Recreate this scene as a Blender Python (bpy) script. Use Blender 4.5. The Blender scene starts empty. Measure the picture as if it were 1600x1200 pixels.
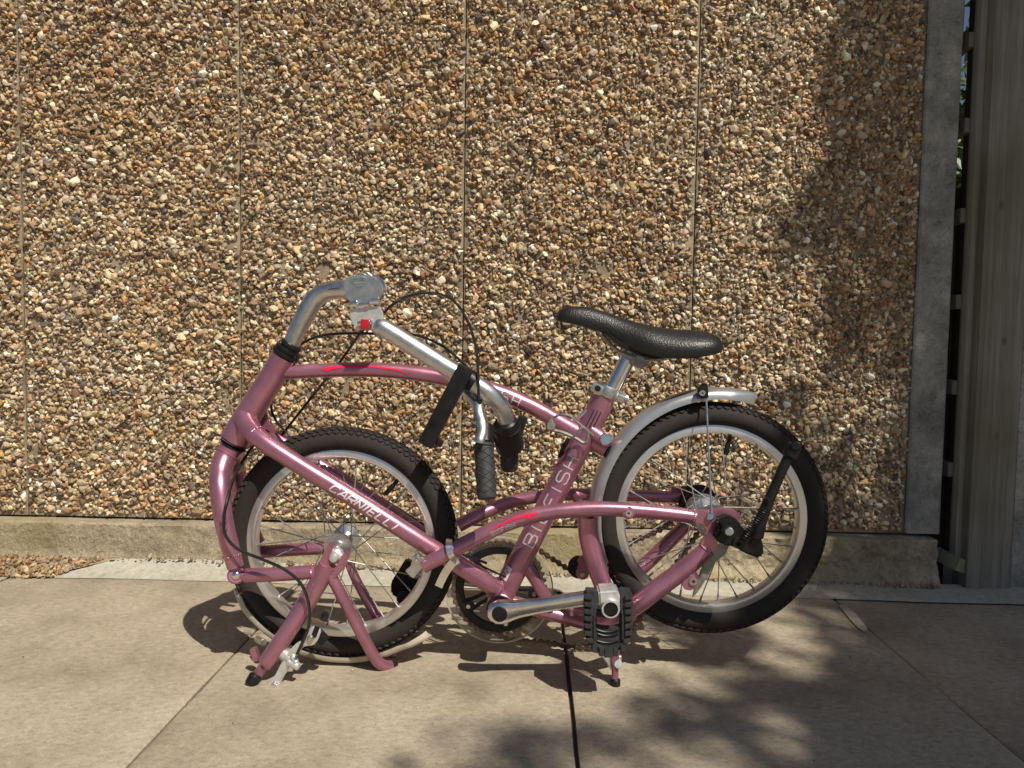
import bpy, bmesh, math, random
import numpy as np
from mathutils import Vector, Matrix, noise
random.seed(7); rng = np.random.default_rng(7)
R = math.radians
S = bpy.context.scene
COL = S.collection

# ------------------------------------------------------------------ camera
F = 1200.0; H = 0.57
yv = Vector((0.025, 0.0583, -1)).normalized()          # world +Y seen from the camera
uv_ = Vector((0.015, 1, 0.0)); uv_.z = (0.025*0.015+0.0583)
zv = uv_.normalized()
xv = yv.cross(zv).normalized()
M = Matrix((xv, yv, zv))                               # cam -> world
cam_d = bpy.data.cameras.new('camera'); cam = bpy.data.objects.new('camera', cam_d); COL.objects.link(cam)
cam_d.sensor_width = 36; cam_d.lens = 36*F/1600; cam_d.clip_start = 0.02; cam_d.clip_end = 500
cam.matrix_world = Matrix.Translation((0, 0, H)) @ M.to_4x4()
S.camera = cam
S.cycles.pixel_filter_width = 1.1
S.render.resolution_x = 1024; S.render.resolution_y = 768

# ------------------------------------------------------------------ sky and sun
SUN = Vector((0.42, -0.60, 1.0)).normalized()          # towards the sun
w = bpy.data.worlds.new('World'); S.world = w; w.use_nodes = True
nt = w.node_tree; bg = nt.nodes['Background']
sky = nt.nodes.new('ShaderNodeTexSky'); sky.sky_type = 'NISHITA'; sky.sun_disc = False
sky.sun_elevation = math.asin(SUN.z); sky.sun_rotation = math.atan2(SUN.x, SUN.y)
nt.links.new(sky.outputs[0], bg.inputs[0]); bg.inputs[1].default_value = 0.05
sl = bpy.data.lights.new('sun', 'SUN'); sun = bpy.data.objects.new('sun', sl); COL.objects.link(sun)
sl.energy = 5.0; sl.angle = R(0.53); sl.color = (1, 0.93, 0.80)
sun.rotation_euler = SUN.to_track_quat('Z', 'Y').to_euler()
sun.location = (3, -4, 6)
S.view_settings.view_transform = 'Standard'; S.view_settings.look = 'None'
S.view_settings.exposure = 0.06; S.view_settings.gamma = 1

# ------------------------------------------------------------------ points
def P(px, py, Y):
    d = M @ Vector(((px-800)/F, -(py-600)/F, -1))
    t = Y/d.y
    return Vector((d.x*t, Y, H+d.z*t))
def G(px, py, z=0.0):
    d = M @ Vector(((px-800)/F, -(py-600)/F, -1))
    t = (z-H)/d.z
    return Vector((d.x*t, d.y*t, z))
CAM = Vector((0, 0, H))

# ------------------------------------------------------------------ materials
def nodes(name):
    m = bpy.data.materials.new(name); m.use_nodes = True
    n = m.node_tree; return m, n, n.nodes['Principled BSDF']
def N(n, t, **k):
    x = n.nodes.new(t)
    for a, b in k.items():
        if a.startswith('i_'):
            key = a[2:]
            x.inputs[int(key) if key.isdigit() else key].default_value = b
        else: setattr(x, a, b)
    return x
def ramp(n, stops, interp='LINEAR'):
    x = n.nodes.new('ShaderNodeValToRGB'); x.color_ramp.interpolation = interp
    e = x.color_ramp.elements
    e[0].position, e[0].color = stops[0][0], (*stops[0][1], 1)
    e[1].position, e[1].color = stops[-1][0], (*stops[-1][1], 1)
    for p, c in stops[1:-1]:
        q = e.new(p); q.color = (*c, 1)
    return x
def plain(name, col, rough=0.5, metal=0.0, coat=0.0, dirt=0.12, scale=60, bump=0.0, bscale=400, ccol=None, aniso=None):
    m, n, b = nodes(name); L = n.links.new
    tc = N(n, 'ShaderNodeTexCoord')
    no = N(n, 'ShaderNodeTexNoise', i_Scale=scale, i_Detail=5.0, i_Roughness=0.6)
    L(tc.outputs['Object'], no.inputs['Vector'])
    lo = tuple(c*(1-dirt*1.6) for c in col); hi = tuple(min(1, c*(1+dirt)) for c in col)
    if ccol: lo = ccol
    r = ramp(n, [(0.3, lo), (0.65, hi)]); L(no.outputs[0], r.inputs[0]); L(r.outputs[0], b.inputs['Base Color'])
    mr = N(n, 'ShaderNodeMapRange'); mr.inputs[3].default_value = max(0.03, rough-0.07); mr.inputs[4].default_value = min(1, rough+0.1)
    L(no.outputs[0], mr.inputs[0]); L(mr.outputs[0], b.inputs['Roughness'])
    b.inputs['Metallic'].default_value = metal; b.inputs['Coat Weight'].default_value = coat; b.inputs['Coat Roughness'].default_value = 0.12
    if bump:
        n2 = N(n, 'ShaderNodeTexNoise', i_Scale=bscale, i_Detail=3.0); L(tc.outputs['Object'], n2.inputs['Vector'])
        bp = N(n, 'ShaderNodeBump', i_Strength=bump, i_Distance=0.001); L(n2.outputs[0], bp.inputs['Height']); L(bp.outputs[0], b.inputs['Normal'])
    return m
PINK = plain('pink_paint', (0.43, 0.185, 0.255), 0.31, 0.68, 0.35, 0.1, 25, 0.12, 2500)
ALU = plain('brushed_aluminium', (0.62, 0.62, 0.61), 0.34, 1.0, 0, 0.12, 90, 0.08, 1500)
POL = plain('polished_aluminium', (0.78, 0.78, 0.78), 0.17, 1.0, 0, 0.08, 60)
DULL = plain('dull_grey_steel', (0.30, 0.29, 0.27), 0.5, 0.7, 0, 0.25, 80)
RIM = plain('rim_alloy', (0.70, 0.70, 0.69), 0.30, 0.85, 0, 0.05, 40)
SPK = plain('spoke_steel', (0.34, 0.33, 0.32), 0.48, 0.8, 0, 0.1, 60)
TYRE = plain('tyre_rubber', (0.028, 0.0235, 0.0205), 0.78, 0, 0, 0.14, 160, 0.35, 700)
TYRE.node_tree.nodes['Principled BSDF'].inputs['Specular IOR Level'].default_value = 0.3
BLK = plain('black_plastic', (0.009, 0.009, 0.0095), 0.38, 0, 0, 0.3, 70, 0.15, 900)
GRIP = plain('grip_rubber', (0.032, 0.032, 0.033), 0.65, 0, 0, 0.3, 90)
BAR = plain('satin_bar_alloy', (0.60, 0.61, 0.62), 0.36, 1.0, 0, 0.06, 60)
CAST = plain('bright_cast_alloy', (0.66, 0.66, 0.64), 0.33, 0.6, 0.1, 0.12, 120, 0.1, 900)
BLK.node_tree.nodes['Principled BSDF'].inputs['Specular IOR Level'].default_value = 0.35
CABLE = plain('cable_sleeve', (0.012, 0.012, 0.012), 0.28, 0, 0.3, 0.2, 80)
RED = plain('red_plastic', (0.42, 0.008, 0.02), 0.3, 0, 0.3, 0.15, 60)
SWO = plain('red_decal', (0.75, 0.015, 0.06), 0.35, 0.1, 0.3, 0.05, 60)
WHT = plain('white_decal', (0.72, 0.68, 0.70), 0.4, 0.1, 0.2, 0.06, 200)
GRYD = plain('grey_decal', (0.60, 0.54, 0.56), 0.4, 0.3, 0.2, 0.06, 200)
DKD = plain('dark_decal', (0.03, 0.012, 0.02), 0.4, 0, 0, 0.1, 200)
GUARD = plain('silver_mudguard_plastic', (0.50, 0.51, 0.52), 0.30, 0.75, 0.2, 0.05, 30)
CREAM = plain('clear_yellowed_plastic', (0.62, 0.56, 0.46), 0.35, 0, 0.2, 0.12, 40)
CREAM.node_tree.nodes['Principled BSDF'].inputs['Transmission Weight'].default_value = 0.35
CLEAR = plain('clear_plastic', (0.80, 0.76, 0.68), 0.18, 0, 0.2, 0.05, 40)
CLEAR.node_tree.nodes['Principled BSDF'].inputs['Transmission Weight'].default_value = 0.9
CLEAR.node_tree.nodes['Principled BSDF'].inputs['Alpha'].default_value = 0.22
CHAIN = plain('oily_chain_steel', (0.15, 0.105, 0.085), 0.4, 0.8, 0, 0.4, 300)
RUST = plain('brown_chainring_steel', (0.16, 0.12, 0.095), 0.5, 0.6, 0, 0.35, 200)
LEATH = None
def leather():
    m, n, b = nodes('black_leather'); L = n.links.new
    tc = N(n, 'ShaderNodeTexCoord'); v = N(n, 'ShaderNodeTexVoronoi', i_Scale=430.0); v.feature = 'SMOOTH_F1'
    L(tc.outputs['Object'], v.inputs['Vector'])
    bp = N(n, 'ShaderNodeBump', i_Strength=0.5, i_Distance=0.001); bp.invert = True
    L(v.outputs['Distance'], bp.inputs['Height']); L(bp.outputs[0], b.inputs['Normal'])
    b.inputs['Base Color'].default_value = (0.010, 0.010, 0.0105, 1); b.inputs['Roughness'].default_value = 0.42
    return m
LEATH = leather()

def concrete(name, a, b_, c, scale=3.0, pit=0.6, moss=None, bumpd=0.002, grain=260, streak=False, rough=0.9):
    m, n, b = nodes(name); L = n.links.new
    tc = N(n, 'ShaderNodeTexCoord'); vec = tc.outputs['Object']
    n1 = N(n, 'ShaderNodeTexNoise', i_Scale=scale, i_Detail=6.0, i_Roughness=0.65); L(vec, n1.inputs['Vector'])
    r1 = ramp(n, [(0.3, a), (0.5, b_), (0.7, c)]); L(n1.outputs[0], r1.inputs[0])
    mp = N(n, 'ShaderNodeMapping'); mp.inputs['Scale'].default_value = (1, 1.5, 1) if streak else (1, 1, 1)
    mp.inputs['Rotation'].default_value = (0, 0, 0.25 if streak else 0)
    L(vec, mp.inputs['Vector'])
    n2 = N(n, 'ShaderNodeTexNoise', i_Scale=grain, i_Detail=4.0, i_Roughness=0.8); L(mp.outputs[0], n2.inputs['Vector'])
    n4 = N(n, 'ShaderNodeTexNoise', i_Scale=grain*0.16, i_Detail=6.0, i_Roughness=0.75); L(mp.outputs[0], n4.inputs['Vector'])
    ad = N(n, 'ShaderNodeMath', operation='ADD'); L(n2.outputs[0], ad.inputs[0]); L(n4.outputs[0], ad.inputs[1])
    r2 = ramp(n, [(0.36, (0.42, 0.40, 0.38)), (0.47, (0.92, 0.92, 0.92)), (0.54, (1.05, 1.05, 1.05)), (0.64, (1.5, 1.47, 1.40))])
    hf = N(n, 'ShaderNodeMath', operation='MULTIPLY'); hf.inputs[1].default_value = 0.5; L(ad.outputs[0], hf.inputs[0]); L(hf.outputs[0], r2.inputs[0])
    mx = N(n, 'ShaderNodeMix', data_type='RGBA', blend_type='MULTIPLY'); mx.inputs[0].default_value = pit
    L(r1.outputs[0], mx.inputs[6]); L(r2.outputs[0], mx.inputs[7]); out = mx.outputs[2]
    # small dark specks
    vo = N(n, 'ShaderNodeTexVoronoi', i_Scale=38.0); L(vec, vo.inputs['Vector'])
    rs = ramp(n, [(0.035, (0.45, 0.42, 0.4)), (0.07, (1, 1, 1))]); L(vo.outputs['Distance'], rs.inputs[0])
    m3 = N(n, 'ShaderNodeMix', data_type='RGBA', blend_type='MULTIPLY'); m3.inputs[0].default_value = 0.6
    L(out, m3.inputs[6]); L(rs.outputs[0], m3.inputs[7]); out = m3.outputs[2]
    if moss:
        n3 = N(n, 'ShaderNodeTexNoise', i_Scale=3.2, i_Detail=5.0); L(vec, n3.inputs['Vector'])
        r3 = ramp(n, [(0.48, (0, 0, 0)), (0.66, (0.75, 0.75, 0.75))]); L(n3.outputs[0], r3.inputs[0])
        m2 = N(n, 'ShaderNodeMix', data_type='RGBA'); L(r3.outputs[0], m2.inputs[0]); L(out, m2.inputs[6]); m2.inputs[7].default_value = (*moss, 1); out = m2.outputs[2]
    L(out, b.inputs['Base Color']); b.inputs['Roughness'].default_value = rough
    bp = N(n, 'ShaderNodeBump', i_Strength=0.7, i_Distance=bumpd); L(hf.outputs[0], bp.inputs['Height']); L(bp.outputs[0], b.inputs['Normal'])
    return m
SLAB = concrete('sandy_concrete_slab', (0.235, 0.195, 0.143), (0.355, 0.30, 0.222), (0.43, 0.37, 0.285), 4, 1.0, bumpd=0.0022, grain=430, streak=True)
SAND = concrete('jointing_sand', (0.05, 0.04, 0.03), (0.08, 0.065, 0.05), (0.12, 0.1, 0.08), 8)
HAUNCH = concrete('pale_smooth_mortar', (0.32, 0.295, 0.235), (0.39, 0.365, 0.30), (0.45, 0.425, 0.36), 6, 0.8, bumpd=0.001, grain=350)
PLINTH = concrete('rough_footing_concrete', (0.24, 0.195, 0.135), (0.37, 0.305, 0.21), (0.47, 0.395, 0.29), 11, 1.0, moss=(0.33, 0.275, 0.14), bumpd=0.012, grain=170)
POSTC = concrete('grey_cast_concrete', (0.19, 0.185, 0.165), (0.30, 0.29, 0.26), (0.43, 0.41, 0.36), 12, 1.0, bumpd=0.004, grain=240)
MORTAR = concrete('tan_bedding_mortar', (0.22, 0.17, 0.11), (0.32, 0.255, 0.17), (0.42, 0.345, 0.235), 9, 0.9, bumpd=0.006, grain=200)
EARTH = concrete('earth', (0.10, 0.085, 0.06), (0.15, 0.12, 0.09), (0.2, 0.17, 0.12), 2, 0.8, grain=60)

def pebble_mat():
    m, n, b = nodes('flint_pebble'); L = n.links.new
    at = N(n, 'ShaderNodeAttribute', attribute_name='Col')
    tc = N(n, 'ShaderNodeTexCoord'); no = N(n, 'ShaderNodeTexNoise', i_Scale=260.0, i_Detail=3.0, i_Roughness=0.7); L(tc.outputs['Object'], no.inputs['Vector'])
    r = ramp(n, [(0.3, (0.62, 0.58, 0.52)), (0.6, (1.12, 1.12, 1.12))]); L(no.outputs[0], r.inputs[0])
    mx = N(n, 'ShaderNodeMix', data_type='RGBA', blend_type='MULTIPLY'); mx.inputs[0].default_value = 0.8
    L(at.outputs['Color'], mx.inputs[6]); L(r.outputs[0], mx.inputs[7]); L(mx.outputs[2], b.inputs['Base Color'])
    b.inputs['Roughness'].default_value = 0.5
    return m
PEB = pebble_mat()

def wood(name, a, b_, c, sc=(85, 85, 2.4)):
    m, n, b = nodes(name); L = n.links.new
    tc = N(n, 'ShaderNodeTexCoord'); mp = N(n, 'ShaderNodeMapping'); mp.inputs['Scale'].default_value = sc
    L(tc.outputs['Object'], mp.inputs['Vector'])
    n1 = N(n, 'ShaderNodeTexNoise', i_Scale=1.0, i_Detail=7.0, i_Roughness=0.7, i_Distortion=0.4); L(mp.outputs[0], n1.inputs['Vector'])
    r = ramp(n, [(0.3, a), (0.5, b_), (0.72, c)]); L(n1.outputs[0], r.inputs[0])
    vo = N(n, 'ShaderNodeTexVoronoi', i_Scale=1.0)                       # knots
    mp2 = N(n, 'ShaderNodeMapping'); mp2.inputs['Scale'].default_value = (14, 3, 9); L(tc.outputs['Object'], mp2.inputs['Vector']); L(mp2.outputs[0], vo.inputs['Vector'])
    rk = ramp(n, [(0.07, (0.25, 0.22, 0.2)), (0.14, (1, 1, 1))]); L(vo.outputs['Distance'], rk.inputs[0])
    mx = N(n, 'ShaderNodeMix', data_type='RGBA', blend_type='MULTIPLY'); mx.inputs[0].default_value = 0.8
    L(r.outputs[0], mx.inputs[6]); L(rk.outputs[0], mx.inputs[7])
    n2 = N(n, 'ShaderNodeTexNoise', i_Scale=2.6, i_Detail=4.0); L(tc.outputs['Object'], n2.inputs['Vector'])
    r2 = ramp(n, [(0.42, (0, 0, 0)), (0.62, (0.7, 0.7, 0.7))]); L(n2.outputs[0], r2.inputs[0])
    m2 = N(n, 'ShaderNodeMix', data_type='RGBA'); L(r2.outputs[0], m2.inputs[0]); L(mx.outputs[2], m2.inputs[6]); m2.inputs[7].default_value = (a[0]*0.9, a[1]*1.0, a[2]*0.55, 1)
    L(m2.outputs[2], b.inputs['Base Color']); b.inputs['Roughness'].default_value = 0.85
    bp = N(n, 'ShaderNodeBump', i_Strength=0.3, i_Distance=0.0012); L(n1.outputs[0], bp.inputs['Height']); L(bp.outputs[0], b.inputs['Normal'])
    return m
WOOD = wood('weathered_green_timber', (0.13, 0.115, 0.088), (0.22, 0.20, 0.168), (0.31, 0.295, 0.265))
BATT = wood('pale_weathered_batten', (0.22, 0.20, 0.165), (0.34, 0.31, 0.265), (0.46, 0.425, 0.37))
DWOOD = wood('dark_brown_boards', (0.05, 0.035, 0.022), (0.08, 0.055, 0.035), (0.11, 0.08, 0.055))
def leafm(name, a, b_):
    m, n, b = nodes(name); L = n.links.new
    g = N(n, 'ShaderNodeNewGeometry'); r = ramp(n, [(0, a), (1, b_)]); L(g.outputs['Random Per Island'], r.inputs[0]); L(r.outputs[0], b.inputs['Base Color'])
    b.inputs['Roughness'].default_value = 0.5
    return m
LEAF = leafm('green_leaf', (0.035, 0.07, 0.015), (0.09, 0.14, 0.03))
BARK = concrete('bark', (0.06, 0.045, 0.035), (0.1, 0.08, 0.06), (0.14, 0.115, 0.09), 12, 0.9, grain=80)

# ------------------------------------------------------------------ object helpers
WLOC = {}
def link(name, me, mat, parent=None, origin=None):
    """link a mesh given in world coordinates; its origin goes to the middle of it"""
    if origin is None:
        n = len(me.vertices); co = np.empty(n*3, np.float32); me.vertices.foreach_get('co', co); co = co.reshape(-1, 3)
        origin = Vector(((co.min(0)+co.max(0))/2).tolist())
        me.transform(Matrix.Translation(-origin))
    o = bpy.data.objects.new(name, me); COL.objects.link(o)
    if mat and not me.materials: me.materials.append(mat)
    if parent: o.parent = parent; o.location = origin-WLOC[parent.name]
    else: o.location = origin
    WLOC[o.name] = Vector(origin)
    return o
def empty(name, loc, parent=None):
    o = bpy.data.objects.new(name, None); COL.objects.link(o); o.empty_display_size = 0.05
    o.location = Vector(loc)-(WLOC[parent.name] if parent else Vector()); o.parent = parent; WLOC[o.name] = Vector(loc); return o
def tag(o, label=None, cat=None, group=None, kind=None):
    if label: o['label'] = label
    if cat: o['category'] = cat
    if group: o['group'] = group
    if kind: o['kind'] = kind
    return o
def mesh(name, vs, fs, smooth=False, sharp=None):
    me = bpy.data.meshes.new(name); me.from_pydata([tuple(v) for v in vs], [], fs); me.update()
    if smooth:
        me.polygons.foreach_set('use_smooth', [True]*len(me.polygons))
        me.set_sharp_from_angle(angle=R(sharp or 40))
    return me
class B:
    """collects shapes for one mesh"""
    def __init__(s): s.v = []; s.f = []
    def add(s, vs, fs):
        k = len(s.v); s.v += [Vector(v) for v in vs]; s.f += [tuple(i+k for i in f) for f in fs]; return s
    def box(s, c, sz, rot=None, bev=0.0):
        bm = bmesh.new(); bmesh.ops.create_cube(bm, size=1.0)
        for v in bm.verts: v.co = Vector((v.co.x*sz[0], v.co.y*sz[1], v.co.z*sz[2]))
        if bev: bmesh.ops.bevel(bm, geom=bm.edges[:], offset=bev, segments=2, affect='EDGES', profile=0.7)
        bm.verts.index_update()
        vs = []
        for v in bm.verts:
            p = v.co.copy()
            if rot is not None: p = rot @ p
            vs.append(p+Vector(c))
        s.add(vs, [tuple(v.index for v in f.verts) for f in bm.faces]); bm.free(); return s
    def prism(s, pts, Y0, Y1, bev=0.0):
        """polygon in world XZ extruded along Y, pts as Vectors (their x,z used)"""
        bm = bmesh.new()
        vs = [bm.verts.new((p.x, Y0, p.z)) for p in pts]; f = bm.faces.new(vs)
        r = bmesh.ops.extrude_face_region(bm, geom=[f])
        for g in r['geom']:
            if isinstance(g, bmesh.types.BMVert): g.co.y = Y1
        bmesh.ops.recalc_face_normals(bm, faces=bm.faces[:])
        if bev: bmesh.ops.bevel(bm, geom=bm.edges[:], offset=bev, segments=2, affect='EDGES', clamp_overlap=True)
        bm.verts.index_update()
        s.add([v.co.copy() for v in bm.verts], [tuple(v.index for v in f.verts) for f in bm.faces]); bm.free(); return s
    def lathe(s, prof, c, axis=(0, -1, 0), seg=32, arc=None):
        """prof: list (radius, along); axis direction of along"""
        a = Vector(axis).normalized(); u = a.orthogonal().normalized(); w_ = a.cross(u); c = Vector(c)
        vs = []; fs = []; n = len(prof)
        for i in range(seg):
            t = 2*math.pi*i/seg; d = u*math.cos(t)+w_*math.sin(t)
            for (r, h) in prof: vs.append(c+d*r+a*h)
        for i in range(seg):
            j = (i+1) % seg
            for k in range(n-1): fs.append((i*n+k, j*n+k, j*n+k+1, i*n+k+1))
        if prof[0][0] > 1e-6: pass
        s.add(vs, fs); return s
    def cyl(s, c0, c1, r, seg=20, bev=None, r1=None):
        c0 = Vector(c0); c1 = Vector(c1); d = c1-c0; L_ = d.length; r1 = r if r1 is None else r1
        b = min(r, r1)*0.18 if bev is None else bev; b = min(b, L_*0.4)
        return s.lathe([(1e-5, 0), (r-b, 0), (r, b), (r1, L_-b), (r1-b, L_), (1e-5, L_)], c0, d, seg)
    def tube(s, pts, seg=16, sub=6, cap=True, flat=None):
        """pts: list (Vector, radius)"""
        C, Rr = spline(pts, sub); s.sweep(C, Rr, seg, cap, flat); return s
    def sweep(s, C, Rr, seg=16, cap=True, flat=None):
        n = len(C); T = []
        for i in range(n):
            T.append((C[min(i+1, n-1)]-C[max(i-1, 0)]).normalized())
        u = T[0].orthogonal().normalized()
        if flat: u = Vector(flat[0])
        vs = []
        for i in range(n):
            u = (u-T[i]*u.dot(T[i])).normalized(); w_ = T[i].cross(u)
            for k in range(seg):
                t = 2*math.pi*k/seg
                kk = flat[1] if flat else 1
                vs.append(C[i]+u*math.cos(t)*Rr[i]*kk+w_*math.sin(t)*Rr[i])
        fs = []
        for i in range(n-1):
            for k in range(seg):
                l = (k+1) % seg; fs.append((i*seg+k, i*seg+l, (i+1)*seg+l, (i+1)*seg+k))
        if cap:
            fs.append(tuple(range(seg))[::-1]); fs.append(tuple((n-1)*seg+k for k in range(seg)))
        s.add(vs, fs); return s
    def mesh(s, name, sm=True, ang=40): return mesh(name, s.v, s.f, sm, ang)
    def obj(s, name, mat, parent=None, sm=True, ang=40): return link(name, s.mesh(name, sm, ang), mat, parent)
def spline(pts, sub=6):
    p = [q[0] for q in pts]; r = [q[1] for q in pts]; n = len(p); C = []; Rr = []
    if n == 2 : sub = 1
    for i in range(n-1):
        p0, p1, p2, p3 = p[max(i-1, 0)], p[i], p[i+1], p[min(i+2, n-1)]
        for k in range(sub):
            t = k/sub; t2 = t*t; t3 = t2*t
            C.append(0.5*((2*p1)+(p2-p0)*t+(2*p0-5*p1+4*p2-p3)*t2+(3*p1-p0-3*p2+p3)*t3)); Rr.append(r[i]+(r[i+1]-r[i])*t)
    C.append(p[-1].copy()); Rr.append(r[-1]); return C, Rr
def T(L_, r=None):
    """pixel list (x, y, Y[, r]) -> spline points"""
    return [(P(q[0], q[1], q[2]), (q[3] if len(q) > 3 else r)) for q in L_]
def pipe(name, pts, mat, parent, r=None, seg=18, sub=6, ends=True, flat=None):
    return B().tube(T(pts, r), seg, sub, ends, flat).obj(name, mat, parent)

# ------------------------------------------------------------------ ground
GY = 1.80; WY = 1.845                                # plinth foot, wall face
ground = link('ground', mesh('ground', [(-60, -60, -0.03), (60, -60, -0.03), (60, 60, -0.03), (-60, 60, -0.03)], [(0, 1, 2, 3)]), EARTH, origin=(0, 0, 0)); ground['kind'] = 'structure'
paving = link('paving', mesh('paving', [(-4, -3.4, -0.012), (4, -3.4, -0.012), (4, 1.78, -0.012), (-4, 1.78, -0.012)], [(0, 1, 2, 3)]), SAND, origin=(0, 0, 0)); paving['kind'] = 'structure'
WLOC['paving'] = Vector((0, 0, 0))
def slab(x0, x1, y0, y1, dz=0, seed=0, ga=.0028, gb=.0028):
    bm = bmesh.new(); rr = random.Random(seed)
    nx, ny = 14, 14; g = 0.0028; vs = []
    for j in range(ny+1):
        for i in range(nx+1):
            x = x0+ga+(x1-x0-ga-gb)*i/nx; y = y0+g+(y1-y0-2*g)*j/ny
            e = min(i, nx-i, 1)*1.0; f = min(j, ny-j, 1)*1.0
            q = noise.noise(Vector((x*9, y*9, seed)))*0.0016
            if not e: x += q + (0.0015 if i == 0 else -0.0015)*rr.random()
            if not f: y += q
            z = dz+noise.noise(Vector((x*4, y*4, 3+seed)))*0.0012-(0.0022 if (not e or not f) else 0)
            if e and i in (1, nx-1): x = x0+0.009 if i == 1 else x1-0.009
            if f and j in (1, ny-1): y = y0+0.009 if j == 1 else y1-0.009
            vs.append((x, y, z))
    fs = [(j*(nx+1)+i, j*(nx+1)+i+1, (j+1)*(nx+1)+i+1, (j+1)*(nx+1)+i) for j in range(ny) for i in range(nx)]
    ring = [i for i in range(nx+1)]+[j*(nx+1)+nx for j in range(1, ny+1)]+[ny*(nx+1)+i for i in range(nx-1, -1, -1)]+[j*(nx+1) for j in range(ny-1, 0, -1)]
    k = len(vs)
    for i in ring: vs.append((vs[i][0], vs[i][1], -0.03))
    m_ = len(ring)
    for a in range(m_): b2 = (a+1) % m_; fs.append((ring[a], k+a, k+b2, ring[b2]))
    bm.free()
    return link('paving_slab', mesh('paving_slab', vs, fs, True, 50), SLAB, paving)
XJ = [-2.42, -1.81, -1.205, G(290, 1100).x, G(893, 1100).x, G(1460, 1070).x, 1.31, 1.92, 2.53]
YJ = [-0.52, 0.09, 0.70-0.61*0, 1.652]
YJ = [-0.55, 0.05, 0.65, 1.745]
sd = 0
for j in range(3):
    for i in range(len(XJ)-1):
        sd += 1; slab(XJ[i], XJ[i+1], YJ[j], YJ[j+1], dz=random.uniform(-0.0015, 0.0015), seed=sd, ga=(.0012, .0028, .0014)[0 if i == 3 else 1 if i == 4 else 2], gb=(.0012, .0028, .0014)[0 if i == 2 else 1 if i == 3 else 2])

# pale mortar strip between slabs and footing
def strip():
    vs = []; n = 160; m_ = 8
    for i in range(n+1):
        x = -1.125+2.9*i/n
        y0 = 1.728-0.018*max(0, x+0.9)/1.0+noise.noise(Vector((x*5, 0, 9)))*0.007+noise.noise(Vector((x*30, 0, 9)))*0.002
        for j in range(m_+1):
            t = j/m_; cut = max(0, (-0.98-x))*0
            y = y0+(1.815-y0)*t
            xx = x+(0.16*t if i == 0 else 0)
            z = 0.0035+(0.031-0.020*min(1, max(0, (x+0.9)/1.0))-0.007*min(1, max(0, (x-0.1)/0.7)))*t**1.3+min(1, t*4)*noise.noise(Vector((x*7, y*7, 1)))*0.004+min(1, t*4)*noise.noise(Vector((x*40, y*40, 1)))*0.0012
            if j == 0: z = 0.0015
            vs.append((xx+(0.14*t*max(0, 1-i/12) if i < 12 and i > 0 else 0), y, z))
    fs = [(i*(m_+1)+j, (i+1)*(m_+1)+j, (i+1)*(m_+1)+j+1, i*(m_+1)+j+1) for i in range(n) for j in range(m_)]
    o = link('mortar_strip', mesh('mortar_strip', vs, fs, True, 60), HAUNCH); tag(o, kind='structure'); return o
strip()
# scratched smear of pale mortar lying on the right-hand joint
def smear(px, w_, name, seed):
    vs = []; fs = []
    for i, (a, b2) in enumerate(px):
        c = G(a, b2); q = w_[i]
        vs += [(c.x-q, c.y, 0.0035), (c.x+q+0.002*math.sin(i*3), c.y, 0.0035)]
    for i in range(len(px)-1): fs.append((2*i, 2*i+1, 2*i+3, 2*i+2))
    o = link(name, mesh(name, vs, fs, True), HAUNCH, paving)
smear([(1316, 948), (1328, 960), (1338, 972), (1348, 984), (1352, 990)], [0.008, 0.011, 0.011, 0.009, 0.002], 'mortar_smear', 1)

# ------------------------------------------------------------------ wall
wall = empty('pebbledash_wall', (0, WY, 0)); tag(wall, 'long wall of brown and cream pebble-dashed concrete panels behind the bicycle', 'wall')
WT = 2.25; WZ = 0.118
XP = [-1.85, P(36, 400, WY).x, P(376, 400, WY).x, P(724.5, 400, WY).x, P(1084, 400, WY).x, P(1432, 400, WY).x]
for i in range(5):
    x0, x1 = XP[i]+0.0012, XP[i+1]-0.0012
    B().box(((x0+x1)/2, WY+0.025, (WZ+WT)/2), (x1-x0, 0.05, WT-WZ), bev=0.0015).obj('panel', MORTAR, wall)
B().box((-0.45, WY+0.075, (WZ+WT)/2), (2.85, 0.04, WT-WZ)).obj('backing', SAND, wall)
# pebbles
PAL = np.array([(0.52, 0.40, 0.24), (0.44, 0.31, 0.165), (0.62, 0.51, 0.33), (0.38, 0.215, 0.09), (0.50, 0.27, 0.08), (0.25, 0.17, 0.11),
                (0.74, 0.66, 0.50), (0.32, 0.265, 0.20), (0.10, 0.085, 0.08), (0.055, 0.055, 0.062), (0.80, 0.77, 0.70), (0.42, 0.34, 0.25), (0.42, 0.17, 0.08), (0.20, 0.11, 0.06), (0.50, 0.33, 0.14)])
PW = np.array([16, 14, 13, 7, 4.5, 10, 9, 10, 5, 4, 3.5, 13, 1.2, 7, 5.]); PW /= PW.sum()
def ico():
    bm = bmesh.new(); bmesh.ops.create_icosphere(bm, subdivisions=2, radius=1.0)
    v = np.array([q.co[:] for q in bm.verts]); bm.verts.index_update(); f = [tuple(x.index for x in q.verts) for q in bm.faces]; bm.free(); return v, f
IV, IF = ico()
bm_ = bmesh.new(); bmesh.ops.create_icosphere(bm_, subdivisions=1, radius=1.0); IV1 = np.array([q.co[:] for q in bm_.verts]); bm_.verts.index_update(); IF1 = [tuple(x.index for x in q.verts) for q in bm_.faces]; bm_.free()
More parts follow.
